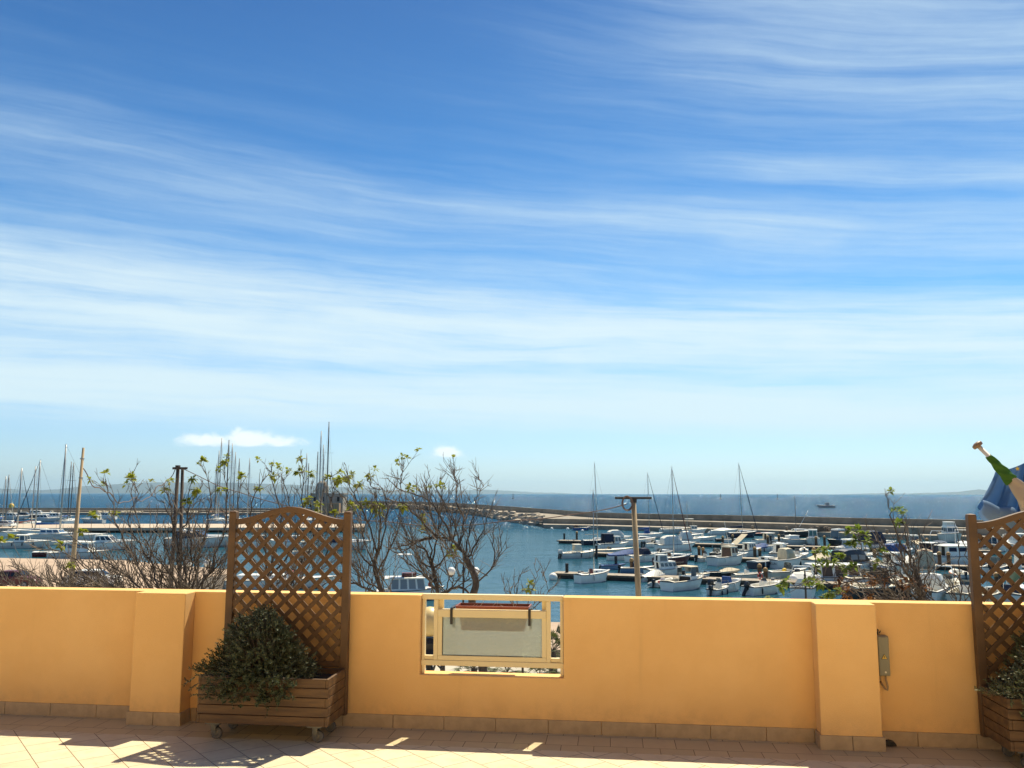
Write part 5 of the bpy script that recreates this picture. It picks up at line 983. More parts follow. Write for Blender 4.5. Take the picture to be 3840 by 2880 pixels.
for (u, v, top, lab) in [(2702, 1862, 1, 'tiny dark marker buoy on the open sea left of centre'), (2915, 1858, 1, 'dark beacon buoy on the horizon above the far mole'), (1924, 1858, 1, 'thin dark beacon on the horizon right of the bare trees')]:
    p = at(u, v, 0) if v > 1857 else far(u, v, 1500); D = min(p.y, 1500); p = far(u, v, D); h = D*20/FPX
    o = thing('beacon_buoy', lab, 'buoy', (p.x, p.y, 0)); MB().lathe([(h*.22, -.5), (h*.25, h*.12), (h*.06, h*.2), (h*.05, h*.75), (h*.12, h*.8), (.02, h)], 10).build('float', BLACKP, o)
p = at(42, 1908, 0); o = tag(MB().ball((p.x, p.y, 1.6), 1.5, 16, 1.15).build('marker_buoy', mat('buoy_yellow', (.85, .50, .03), .5), smooth=True), 'big yellow spherical buoy floating just beyond the left mole', 'buoy')
b = Boat('motor_boat', 3094, 1904, 14, 184, 'lone grey motor boat crossing the open sea on the right', hull=GREYP, deck=GREYP, cock=(.1, .3), fb=1.3, group='boats under way'); b.cabin(.3, .5, .6, 1.6, m=GREYP)
for (u, v, r, lab) in [(2074, 2171, .50, 'round white buoy hanging at the left tip of the nearest pontoon'), (2129, 1986, .42, 'small white mooring float left of the blue boat at the far quay'), (1976, 1982, .36, 'small white float drifting off the boulder slope'), (2069, 1984, .36, 'white float left of the parked car on the far mole'), (2184, 1992, .36, 'white float in front of the blue boat at the far quay'), (2962, 2014, .45, 'white float left of the black sailing boat'), (2660, 2003, .45, 'white float beside the far mole, left of the grey covered boat')]:
    p = at(u, v, .1); tag(MB().ball((p.x, p.y, r*.55), r, 12).build('mooring_float', WHITE, smooth=True), lab, 'float', 'floats in the harbour')
def lettering(b):                                             # the name on the stern of the beige canvas boat
    cu = bpy.data.curves.new('stern_lettering', 'FONT'); cu.body = 'BIKUN'; cu.size = .42; cu.extrude = .004; cu.align_x = 'CENTER'; cu.align_y = 'CENTER'
    t = bpy.data.objects.new('tmp', cu); dg = bpy.context.evaluated_depsgraph_get(); C.objects.link(t); dg.update()
    me = bpy.data.meshes.new_from_object(t.evaluated_get(dg)); bpy.data.objects.remove(t)
    me.materials.clear(); me.materials.append(RUBR); o = bpy.data.objects.new('stern_lettering', me); C.objects.link(o); o.parent = b.r
    o.matrix_local = Matrix.Translation((-b.L/2-.012, 0, b.fb*.55)) @ Matrix.Rotation(R(-90), 4, 'Z') @ Matrix.Rotation(R(90), 4, 'X') @ Matrix.Scale(1.15, 4, (1, 0, 0))
for b in TXT: lettering(b)
# ------------------------------------------------------------------ street furniture on the quay
def globe_lamp(u, v, D, half, label, gz=None, r=.225, twin=True, post_u=None):
    p = far(u, v, D); h = p.z-(QZ if D > 30 else 1.15)
    o = thing('street_lamp', label, 'street lamp', (p.x, p.y, QZ if D > 30 else 1.15), 0, 'globe lamps along the quay' if twin else None)
    m = MB(); m.lathe([(.16, 0), (.16, .12), (.11, .2), (.075, .9), (.06, 1.0), (.05, h-.15), (.075, h-.1), (.09, h), (.05, h+.05), (.07, h+.15), (.035, h+.26), (.05, h+.31), (.004, h+.45)], 10); m.build('post', IRON, o)
    xs = (-half, half) if twin else (0,)
    for x in xs:
        if twin:
            a = MB(); sg = 1 if x > 0 else -1; gx = abs(x); zb = h-.36
            a.tube([(0, 0, zb-.25), (sg*gx*.35, 0, zb-.18), (sg*gx*.75, 0, zb-.2), (sg*gx, 0, zb+.05)], .022, 6)
            a.tube([(sg*gx*(.38+.13*math.cos(t)), 0, zb-.04+.1*math.sin(t)) for t in [k*.7 for k in range(9)]], .016, 5)
            a.tube([(sg*gx*(.62+.10*math.cos(t)), 0, zb-.10+.08*math.sin(t)) for t in [k*.7 for k in range(9)]], .016, 5)
            a.lathe([(.03, -.02), (.11, .04), (.13, .10), (.05, .12)], 10, (x, 0, zb+.02)); a.build('scroll_arm', IRON, o)
            MB().ball((x, 0, zb+.12+r*.93), r, 16).build('globe', GLOBE, o, smooth=True)
    return o, h
globe_lamp(3019, 2168, 46, .66, 'double globe street lamp with black scrolls in front of the nearest boats on the right')
globe_lamp(1738, 2140, 46, .66, 'double globe street lamp among the bare branches right of the white cabin boat')
globe_lamp(742, 2110, 50, .58, 'double globe street lamp on the quay tip left of the trellis')
globe_lamp(706, 1990, 85, .42, 'small distant double globe lamp in front of the bright blue yacht cover')
def near_lamp():
    p = far(1612, 2331, 13.0); h = p.z-1.15
    o = thing('street_lamp', 'yellowed globe lamp close behind the wall, seen in the left gap of the railing', 'street lamp', (p.x, p.y, 1.15))
    MB().lathe([(.16, 0), (.14, .3), (.07, .5), (.05, h-.7), (.05, h-.62)], 12).build('post', IRON, o)
    a = MB(); a.lathe([(.05, 0), (.12, .03), (.14, .12), (.10, .20), (.16, .30), (.13, .36)], 12, (0, 0, h-.60))
    for k in range(4):
        c, s = math.cos(k*math.pi/2+.4), math.sin(k*math.pi/2+.4)
        a.tube([(c*x, s*x, h-.62+z) for x, z in ((.06, .05), (.18, -.08), (.27, .02), (.24, .14), (.16, .10))], .018, 6)
    a.build('bracket', IRON, o); MB().ball((0, 0, h), .225, 22).build('globe', YGLOBE, o, smooth=True)
near_lamp()
def poles():
    p = far(2375, 1866, 33); x, y, top = p.x, p.y, p.z
    o = thing('utility_pole', 'tan timber utility pole with a dark crossbar and coiled cable in front of the boats', 'utility pole', (x, y, QZ-.35))
    h = top-1.15
    MB().tube([(.30, 0, 0), (.16, 0, h*.45), (0, 0, h)], [.135, .115, .095], 14).build('shaft', POLEW, o, smooth=True)
    b = MB(); b.box(-.74, -.16, h-.06, .70, -.105, h+.03); b.box(-.12, -.11, h-.20, .12, .11, h+.03); b.build('crossbar', BLACKM, o, bevel=.01)
    c = MB()
    for k in range(4):
        a0 = k*.5; c.tube([(-.27+(.22+.02*k)*math.cos(t+a0)*.8, -.19-.02*k, h-.22+(.25+.015*k)*math.sin(t+a0)) for t in [i*.45 for i in range(14)]], .016, 5)
    c.build('cable_coil', mat('brown_cable', (.16, .10, .075), .7), o)
    for z in (h*.42, h*.47): MB().tube([(.15-.02, -.135, z), (.15-.02, -.17, z)], .03, 6).build('bolt', BLACKM, o)
    A = Vector((x-.3, y-.2, top-.25))
    p2 = far(313, 1679, 36)
    o = thing('utility_pole', 'pale bare timber pole rising above the left masts', 'utility pole', (p2.x, p2.y, 1.15)); h2 = p2.z-1.15
    MB().tube([(-.28, 0, 0), (-.12, 0, h2*.5), (0, 0, h2)], [.135, .105, .05], 12).build('shaft', POLEW, o, smooth=True)
    bn = MB()
    for z in (h2*.90, h2*.98): bn.lathe([(.085, 0), (.09, .05), (.08, .06)], 10, (-.02, 0, z-.3))
    bn.build('metal_band', GREYP, o)
    p3 = far(672, 1752, 44); h3 = p3.z-1.15
    o = thing('utility_pole', 'dark twin timber pole with a short crosspiece behind the left bare trees', 'utility pole', (p3.x, p3.y, 1.15))
    MB().tube([(-.12, 0, 0), (-.06, 0, h3)], [.115, .09], 10).build('shaft', POLED, o, smooth=True); MB().tube([(.42, .05, 0), (.16, .05, h3-.02)], [.11, .08], 10).build('shaft', POLED, o, smooth=True)
    b = MB(); b.box(-.30, -.14, h3-.12, .48, -.08, h3+.0); b.box(-.16, -.12, h3, .02, .12, h3+.10); b.build('crosspiece', POLED, o)
    B = Vector((p3.x+.2, p3.y, p3.z-.1)); D_ = Vector((p2.x, p2.y, p2.z-.9))
    def wire(P, Q, sag, r, label, wav=0, n=40):
        pts = []
        for i in range(n+1):
            t = i/n; q = P.lerp(Q, t); q.z -= sag*4*t*(1-t)+wav*math.sin(t*23)*.06+wav*math.sin(t*51)*.03; pts.append(q)
        tag(MB().tube(pts, r, 5).build('overhead_cable', mat('brown_cable', (.16, .10, .075), .7), smooth=True), label, 'cable')
    wire(A, B, 1.7, .020, 'brown cable sagging left from the coil on the tan utility pole', .6)
    wire(B+Vector((-.4, 0, 0)), D_, 1.55, .022, 'wavy cable strung between the twin pole and the pale pole', 2.0)
poles()
def car(u, v, L, hd, label, paint, z=QZ, est=True):
    p = at(u, v, z); o = thing('parked_car', label, 'car', p, R(hd)); w = L*.205; zz = .24
    prof = [(-.5, .30), (-.49, .62), (-.46, .86), (-.40, 1.0), (-.28, 1.38), (-.22, 1.44), (.06, 1.45), (.14, 1.40), (.27, .98), (.44, .86), (.49, .70), (.5, .42), (.48, .28)]
    if not est: prof[3:6] = [(-.36, .98), (-.20, 1.36), (-.12, 1.43)]
    b = MB(); rings = []
    for (k, s) in ((-1, .0), (-.97, 1), (.97, 1), (1, .0)):
        rings.append([(x*L*(1 if s else .985), k*w*(1 if z_ < 1.0 else .80), z_ if s else (z_*.985+.006)) for x, z_ in prof])
    b.loft(rings).build('body', paint, o, bevel=.02)
    g = MB()
    for sg in (-1, 1):
        for (a, c, d, e) in ((-.40, -.19, -.19, -.29), (-.17, .0, .0, -.17), (.02, .24, .13, .02)):
            q = [(a*L, sg*w*.99, 1.01), (c*L, sg*w*.99, 1.01), (d*L, sg*w*.81, 1.36), (e*L, sg*w*.81, 1.36)]
            g.sheet(q if sg < 0 else q[::-1], .012)
    g.sheet([(.268*L, -w*.8, 1.0), (.268*L, w*.8, 1.0), (.150*L, w*.68, 1.38), (.150*L, -w*.68, 1.38)], .015)
    g.sheet([(-.40*L, w*.8, 1.02), (-.40*L, -w*.8, 1.02), (-.285*L, -w*.7, 1.36), (-.285*L, w*.7, 1.36)], .015)
    g.build('window', GLASSD, o)
    for x in (-.31, .31):
        for sg in (-1, 1):
            M = Matrix.Translation((x*L, sg*(w-.09), .30)) @ Matrix.Rotation(R(90), 4, 'X')
            t = MB().lathe([(.22, -.1), (.30, -.09), (.30, .09), (.22, .1)], 16, M=M).build('wheel', BLACKP, o); MB().lathe([(.12, -.104), (.19, -.102), (.19, .102), (.12, .104)], 10, M=M).build('rim', GREYP, t)
    for sg in (-1, 1):
        MB().box(L*.485, sg*w*.75-.12, .62, L*.502, sg*w*.75+.12, .74).build('headlight', GLOBE, o); MB().box(-L*.5-.005, sg*w*.8-.08, .62, -L*.485, sg*w*.8+.08, .92).build('tail_light', RED, o)
SILVER = mat('silver_paint', (.50, .50, .48), .35, .2)
car(2127, 1961, 4.1, 2, 'pale grey hatchback parked at the corner of the far mole above the blue boat', SILVER, 1.05)
car(20, 1975, 5.2, 3, 'silver estate car parked on the pale pier at the left edge', SILVER, 1.2)
car(345, 2200, 4.4, 8, 'white hatchback parked on the quay behind the left bare branches', WHITE)
car(50, 2204, 4.0, 4, 'maroon car parked on the quay at the bottom left behind the branches', MAROON)
def far_box():
    p = at(3432, 2006, 1.05); MBx = MB().box(p.x-1.0, p.y-.3, 1.05, p.x+1.0, p.y+.6, 2.6); tag(MBx.build('service_cabinet', CONCD, bevel=.03), 'grey service cabinet on the far mole above the twin pane cabin', 'cabinet')
    for i, (u, v, lab) in enumerate([(2664, 1978, 'stubby bollard on the far mole, left of the grey covered boat'), (2822, 1984, 'stubby bollard on the far mole, right of the twin spar boat'), (2950, 1989, 'stubby bollard on the far mole left of the black sailing boat'), (3147, 1995, 'stubby bollard on the far mole right of the debris heap'), (3326, 2001, 'stubby bollard on the far mole left of the service cabinet'), (3519, 2008, 'stubby bollard on the far mole beside the flybridge cruiser')]):
        p = at(u, v, 1.05); tag(MB().lathe([(.28, 0), (.24, .5), (.36, .6), (.34, .85), (.05, .95)], 10, (p.x, p.y, 1.05)).build('bollard', CONCD, smooth=True), lab, 'bollard', 'bollards along the far mole')
    p = at(3078, 1994, 1.05); mb = MB(); rng = random.Random(3)
    for k in range(26): mb.ball((p.x+rng.uniform(-2.2, 2.2), p.y+rng.uniform(-.6, .6), 1.2+rng.uniform(0, .8)*(1 if k > 8 else .2)), rng.uniform(.25, .5), 7)
    mb.box(p.x-1.4, p.y-.5, 1.05, p.x+.6, p.y+.5, 2.35); tag(mb.build('debris_heap', mat('heap_brown', (.20, .15, .10), .9, var=.5, scale=2)), 'brown heap of nets and crates on the far mole', 'heap')
far_box()
def palm(u, v, D, n, h, label, seed):
    p = far(u, v, D); o = thing('fan_palm', label, 'palm', (p.x, p.y, 1.15), 0, 'dwarf fan palms below the terrace'); rng = random.Random(seed)
    MB().tube([(0, 0, -.1), (.05, 0, h*.5), (.02, .05, h)], [.22, .18, .13], 9).build('trunk', BARK, o)
    f = MB(); st = MB()
    for i in range(n):
        a = rng.uniform(0, 6.283); e = rng.uniform(-.35, 1.35); d = Vector((math.cos(a)*math.cos(e), math.sin(a)*math.cos(e), math.sin(e))); L = rng.uniform(.5, .9)
        c = Vector((.02, .05, h))+d*L; st.tube([(.02, .05, h), tuple(c)], [.018, .010], 4)
        sd = d.cross(Vector((0, 0, 1))); sd = sd.normalized() if sd.length > .05 else Vector((1, 0, 0)); up = sd.cross(d)
        for k in range(19):
            t = (k-9)/9*1.75; dd = (d*math.cos(t)+sd*math.sin(t)-up*(.10+.12*abs(t))).normalized(); Lb = rng.uniform(.42, .58)*(1-.12*abs(t)); w = up.cross(dd).normalized()*.022; tip = c+dd*Lb; tip.z -= .07
            f.add([c-w*.3, c+dd*Lb*.5-w, tip, c+dd*Lb*.5+w], [(0, 1, 2, 3)])
    f.build('frond', PALM, o); st.build('petiole', TWIG, o)
palm(1775, 2520, 39, 26, .45, 'dwarf fan palm showing under the railing, left of the pair', 1)
palm(1900, 2530, 38.5, 26, .40, 'dwarf fan palm showing under the railing, in the middle', 2)
palm(2022, 2528, 38, 26, .35, 'dwarf fan palm under the right end of the railing', 3)
palm(2072, 2452, 40, 26, 1.05, 'taller fan palm in the right gap of the railing', 4)
# ------------------------------------------------------------------ bare trees behind the terrace
def tree(label, D, trunk, limbs, seed, leaf=LEAFY, nleaf=10, dens=1.0, tw=1.0, base_r=.13, leafpts=(), depth=1.0, withered=0, up=.35, name='bare_tree', leafsize=.094, fan=()):
    base_r *= .45; dens *= 1.08
    rng = random.Random(seed); P0 = far(trunk[0][0], trunk[0][1], D)
    o = thing(name, label, 'tree', (P0.x, P0.y, 1.15)); off = Vector((P0.x, P0.y, 1.15))
    tk = MB(); cr = MB(); tips = []
    def smooth(pts, n=5):
        out = []
        for i in range(len(pts)-1):
            a, b, c, d = pts[max(i-1, 0)], pts[i], pts[i+1], pts[min(i+2, len(pts)-1)]
            for k in range(n):
                t = k/n; out.append(.5*((2*b)+(c-a)*t+(2*a-5*b+4*c-d)*t*t+(3*b-a-3*c+d)*t**3))
        return out+[pts[-1]]
    def twig(p, d, L, r, lev):
        n = max(3, int(L/.13)); pts = [p]; q = p.copy(); dd = d.copy()
        for i in range(n):
            dd = (dd+Vector((rng.gauss(0, .13), rng.gauss(0, .13), rng.gauss(0, .10)+up*.16))).normalized(); q = q+dd*L/n; pts.append(q.copy())
        rr = [r*(1-.68*i/n) for i in range(n+1)]; cr.tube(pts, rr, 4 if r > .012 else 3, cap=False)
        if lev > 0:
            k = int(rng.uniform(2.2, 4.2)*dens*L/.8+.7)
            for j in range(k):
                t = rng.uniform(.18, .95); i = min(int(t*n), n-1); b = pts[i]; ax = (pts[i+1]-pts[i]).normalized()
                side = ax.orthogonal().normalized(); side = Matrix.Rotation(rng.uniform(0, 6.283), 3, ax) @ side
                side.y *= .8; nd = (ax*.75+side*rng.uniform(.45, .95)+Vector((0, 0, up*.7))).normalized()
                twig(b, nd, L*rng.uniform(.35, .72)*(1.05-.3*t), max(rr[i]*.72, .0075), lev-1)
        else: tips.append((pts[-1], dd.copy()))
    def limb(pix, r0, r1, j=0.0, lev=2, gap=.24):
        r0 *= .60; r1 *= .8
        nn = len(pix); pts = []; dy = 0
        for i, (u, v) in enumerate(pix):
            dy = j*(i/(nn-1)) if nn > 1 else 0
            pts.append(far(u, v, D+dy)-off)
        pts = smooth(pts); n = len(pts)-1
        pts = [p+Vector((rng.gauss(0, .018), rng.gauss(0, .05), rng.gauss(0, .018))) if 0 < i < n else p for i, p in enumerate(pts)]
        rr = [lerp(r0, r1, (i/n)**.8) for i in range(n+1)]; (tk if r0 > .02 else cr).tube(pts, rr, 8 if r0 > .03 else 5)
        tips.append((pts[-1], (pts[-1]-pts[-2]).normalized()))
        acc = rng.random()*gap
        for i in range(n):
            acc += (pts[i+1]-pts[i]).length
            if i < n*.22: continue
            while acc > gap/dens:
                acc -= gap/dens; ax = (pts[i+1]-pts[i]).normalized(); side = Matrix.Rotation(rng.uniform(0, 6.283), 3, ax) @ ax.orthogonal().normalized()
                nd = (ax*rng.uniform(.5, 1)+side*rng.uniform(.4, .9)+Vector((0, 0, up))).normalized()
                twig(pts[i], nd, tw*rng.uniform(.45, 1.15)*(1.1-.72*i/n), max(rr[i]*.6, .0115), lev-1)
    tp = [far(u, v, D)-off for u, v in trunk]; g = Vector((tp[0].x+.1, 0, 0)); g.z = -.1
    tp = [Vector((tp[0].x*.0, 0, -.1))]+tp if tp[0].z > .5 else tp
    tp = smooth(tp); n = len(tp)-1; tk.tube(tp, [lerp(base_r*1.25, base_r*.75, i/n) for i in range(n+1)], 10)
    for L in limbs:
        pix, r0, r1 = L[0], L[1], L[2]; limb(pix, r0, r1, rng.uniform(-1.3, 1.3)*depth, *(L[3:]))
    for (ou, ov, u0, u1, v0, v1, nf) in fan:
        for k in range(nf):
            tu, tv = rng.uniform(u0, u1), rng.uniform(v0, v1); a = (ou+rng.uniform(-70, 70), ov)
            m1 = (lerp(a[0], tu, .35)+rng.uniform(-20, 20), lerp(a[1], tv, .25)); m2 = (lerp(a[0], tu, .78)+rng.uniform(-18, 18), lerp(a[1], tv, .62))
            limb([a, m1, m2, (tu, tv)], rng.uniform(.024, .036), .008, rng.uniform(-2, 2), 1, .3)
    def cluster(mb, p, d, s, n):
        for k in range(n):
            a = (d*.4+Vector((rng.gauss(0, .7), rng.gauss(0, .7), rng.gauss(.1, .45)))).normalized(); st = p+a*s*.5*rng.random(); L = s*rng.uniform(1.0, 1.9)
            w = a.cross(Vector((rng.gauss(0, .3), rng.gauss(0, .3), 1))).normalized()*L*.30; e = st+a*L; e.z -= L*.22; md = st+a*L*.5
            mb.add([st, md-w, e-w*.15, e+w*.15, md+w], [(0, 1, 2, 3, 4)])
    if nleaf or leafpts:
        lf = MB(); top = sorted(tips, key=lambda t: -t[0].z); cand = top[:max(nleaf*5, 1)]; rng.shuffle(cand)
        for p, d in cand[:nleaf]: cluster(lf, p, d, leafsize*.8, rng.randint(9, 16))
        for (u, v) in leafpts:
            q = far(u, v, D+rng.uniform(-.4, .4))-off; best = min(tips, key=lambda t: (t[0]-q).length)
            cr2 = best[0]; cluster(lf, q, (q-cr2).normalized() if (q-cr2).length > .01 else Vector((0, 0, 1)), leafsize, rng.randint(20, 30))
            ST.append(([cr2+off, cr2.lerp(q, .5)+off+Vector((0, 0, -.05)), q+off]))
        if lf.v: lf.build('foliage', leaf, o)
        if ST:
            [cr.tube([p-off for p in t], [.007, .006, .004], 3) for t in ST]; ST.clear()
    if withered:
        wf = MB(); c2 = sorted(tips, key=lambda t: t[0].z)[:withered*4]; rng.shuffle(c2)
        for p, d in c2[:withered]: cluster(wf, p, d, leafsize*.9, rng.randint(10, 18))
        wf.build('withered_foliage', LEAFR, o)
    tk.build('trunk', BARK, o, smooth=True); cr.build('crown', TWIG, o, smooth=True)
    return o
ST = []
tree('low bare tree fanning up at the far left above the wall', 21, [(620, 2420), (600, 2270)],
     [([(600, 2290), (420, 2245), (200, 2180), (30, 2120)], .045, .012), ([(600, 2280), (430, 2200), (250, 2080), (120, 2050)], .04, .010), ([(590, 2280), (330, 2260), (120, 2220), (-40, 2150)], .045, .012), ([(600, 2275), (470, 2160), (330, 2060), (250, 1990)], .045, .009),
      ([(610, 2270), (520, 2120), (440, 1960), (410, 1850), (395, 1795)], .048, .007), ([(615, 2270), (560, 2100), (480, 1950), (520, 1850), (490, 1770)], .045, .007), ([(300, 2250), (180, 2240), (60, 2190), (-20, 2120)], .04, .01), ([(240, 2260), (120, 2180), (60, 2150)], .03, .007), ([(420, 2260), (330, 2160), (280, 2120)], .03, .008),
      ([(520, 2262), (440, 2215), (340, 2195), (240, 2150)], .035, .008), ([(560, 2262), (500, 2180), (390, 2120), (350, 2040)], .035, .008)], 11, nleaf=6, leafpts=((490, 1795), (345, 1935), (430, 1925), (310, 1995), (230, 2045), (45, 2020), (5, 2030), (265, 2115)), dens=1.25, fan=((600, 2290, 150, 520, 2020, 2180, 15), (330, 2300, -20, 330, 2080, 2200, 16)))
tree('dense bare tree left of the trellis with leafy shoots reaching the horizon', 22, [(720, 2420), (700, 2270)],
     [([(700, 2290), (670, 2150), (660, 2010), (620, 1900), (560, 1850)], .05, .008), ([(700, 2280), (690, 2130), (650, 2000), (640, 1880), (612, 1835)], .055, .008), ([(700, 2280), (640, 2160), (560, 2060), (510, 1930), (490, 1830)], .05, .008), ([(710, 2280), (740, 2120), (780, 1960), (790, 1860), (760, 1740)], .055, .007), ([(710, 2280), (780, 2150), (840, 1990), (850, 1850), (842, 1740)], .055, .007), ([(705, 2280), (760, 2180), (850, 2080), (890, 1950), (900, 1800)], .05, .008),
      ([(700, 2280), (600, 2230), (520, 2150), (470, 2040)], .045, .01), ([(660, 2010), (700, 1950), (720, 1880), (740, 1850)], .035, .008), ([(700, 2270), (720, 2080), (700, 1960), (720, 1800)], .045, .008), ([(650, 2270), (580, 2190), (560, 2110), (540, 2020)], .035, .008), ([(760, 2275), (800, 2200), (840, 2130), (870, 2050)], .035, .008), ([(620, 2275), (600, 2160), (620, 2080), (600, 1990)], .03, .008)],
     12, nleaf=8, leafpts=((758, 1730), (843, 1728), (620, 1840), (720, 1795), (735, 1835), (830, 1835), (700, 1880), (905, 1785)), dens=1.25, fan=((700, 2290, 480, 900, 1860, 2130, 22),))
tree('bare tree standing directly behind the left trellis', 23, [(1060, 2440), (1010, 2260), (1000, 2150)],
     [([(1000, 2170), (990, 2050), (940, 1950), (960, 1850), (1020, 1760)], .06, .008), ([(1005, 2160), (1040, 2040), (1050, 1920), (1020, 1800), (1018, 1745)], .06, .007), ([(1010, 2160), (1100, 2060), (1130, 1930), (1135, 1800), (1135, 1722)], .055, .007), ([(1050, 2250), (1130, 2120), (1180, 1990), (1160, 1880), (1180, 1790)], .06, .008), ([(1060, 2250), (1180, 2150), (1250, 2010), (1250, 1900), (1240, 1800)], .05, .008), ([(1000, 2160), (930, 2080), (900, 1990), (870, 1900)], .045, .008), ([(1090, 2080), (1090, 1970), (1080, 1870), (1060, 1790)], .04, .008)],
     13, nleaf=6, leafpts=((1025, 1785), (1125, 1722), (1165, 1775), (1120, 1770), (1230, 1790), (1150, 1870), (1190, 1890), (1150, 1880), (1195, 1920), (1255, 1925), (970, 1830), (1280, 1800)), dens=1.15, base_r=.15, fan=((1040, 2270, 880, 1260, 1780, 2080, 12),))
tree('bare tree with low spreading limbs just right of the left trellis', 22.5, [(1480, 2440), (1440, 2250), (1405, 2130), (1420, 2060)],
     [([(1420, 2070), (1425, 1980), (1420, 1900), (1400, 1840)], .055, .009), ([(1410, 2130), (1360, 2090), (1330, 2000), (1300, 1880), (1250, 1830), (1240, 1770)], .05, .007), ([(1420, 2080), (1380, 1960), (1340, 1870), (1310, 1825), (1300, 1765)], .05, .007), ([(1440, 2250), (1330, 2190), (1240, 2180), (1180, 2230)], .06, .012), ([(1420, 2070), (1450, 1950), (1440, 1850), (1385, 1820), (1378, 1775)], .045, .007), ([(1415, 2150), (1470, 2040), (1500, 1960), (1490, 1880)], .045, .008), ([(1430, 2220), (1350, 2160), (1300, 2080), (1290, 1990)], .045, .009), ([(1400, 2110), (1350, 1980), (1350, 1880), (1320, 1775)], .035, .007)],
     14, nleaf=4, leafpts=((1388, 1785), (1345, 1815), (1270, 1800), (1320, 1895), (1370, 1885), (1410, 1895), (1430, 1905), (1420, 1930), (1305, 1790), (1340, 1905), (1395, 1900), (1260, 1800)), dens=1.0, base_r=.14, fan=((1430, 2240, 1260, 1520, 1780, 2080, 9),))
tree('large bare tree with a twisting trunk left of the railing', 21.5, [(1810, 2460), (1770, 2270), (1785, 2180), (1745, 2090)],
     [([(1745, 2095), (1700, 2030), (1640, 2015), (1560, 2030), (1480, 2060)], .085, .02), ([(1640, 2018), (1580, 1960), (1520, 1890), (1450, 1870), (1410, 1830)], .055, .008), ([(1720, 2050), (1740, 1960), (1710, 1880), (1715, 1810), (1690, 1755)], .05, .007), ([(1700, 2030), (1650, 1930), (1600, 1870), (1500, 1840), (1450, 1790)], .055, .008), ([(1500, 1885), (1505, 1800), (1510, 1780), (1513, 1745)], .028, .006), ([(1750, 2100), (1800, 2020), (1830, 1940), (1850, 1880)], .045, .008), ([(1745, 2090), (1760, 1980), (1790, 1880), (1780, 1790)], .045, .007), ([(1640, 2018), (1620, 1930), (1600, 1840), (1610, 1780)], .04, .007), ([(1712, 1850), (1705, 1790), (1708, 1760)], .02, .005),
      ([(1780, 2190), (1850, 2120), (1850, 2000), (1870, 1950)], .045, .008), ([(1560, 2030), (1510, 2070), (1450, 2060)], .04, .01), ([(1850, 2120), (1880, 2060), (1870, 1980)], .03, .007), ([(1740, 2080), (1700, 1960), (1660, 1870), (1650, 1790)], .04, .007), ([(1780, 1880), (1810, 1820), (1785, 1785)], .02, .006)],
     15, nleaf=5, leafpts=((1540, 1828), (1650, 1822), (1690, 2080), (1510, 1895), (1585, 1940)), dens=1.05, base_r=.22, fan=((1760, 2160, 1560, 1880, 1790, 2060, 8),))
tree('bare tree behind the white cabin boat with steep straight shoots', 22, [(1660, 2450), (1645, 2250), (1620, 2110)],
     [([(1620, 2120), (1590, 2060), (1530, 2020), (1500, 1930)], .055, .009), ([(1620, 2110), (1640, 2000), (1640, 1900), (1610, 1820)], .05, .007), ([(1625, 2130), (1690, 2060), (1700, 1950), (1640, 1850)], .045, .008), ([(1640, 2220), (1580, 2150), (1520, 2100), (1470, 2000)], .05, .009), ([(1620, 2110), (1600, 1980), (1560, 1900), (1560, 1810)], .045, .007), ([(1650, 2230), (1720, 2200), (1760, 2230)], .08, .03), ([(1620, 2130), (1560, 2080), (1540, 1980), (1570, 1860)], .04, .008)],
     16, nleaf=4, leafpts=((1590, 1990), (1700, 2060)), dens=1.0, base_r=.13, fan=((1630, 2230, 1460, 1720, 1840, 2100, 8),))
tree('small bare sapling thicket in front of the open water left of the nearest pontoon', 20, [(1960, 2480), (1960, 2330)],
     [([(1960, 2330), (1930, 2220), (1950, 2160), (1985, 2120)], .022, .006), ([(1965, 2320), (1990, 2230), (2010, 2170), (2000, 2110)], .022, .006), ([(1970, 2320), (2060, 2220), (2100, 2180)], .02, .005), ([(2062, 2222), (2040, 2170), (2032, 2140)], .014, .004), ([(1955, 2320), (1920, 2240), (1925, 2180), (1930, 2130)], .02, .005), ([(1960, 2320), (1900, 2230), (1880, 2150)], .022, .006), ([(1980, 2300), (2010, 2255), (2040, 2240)], .02, .006)],
     17, nleaf=0, leafpts=((1985, 2190), (1980, 2210)), dens=.75, tw=.6, base_r=.06)
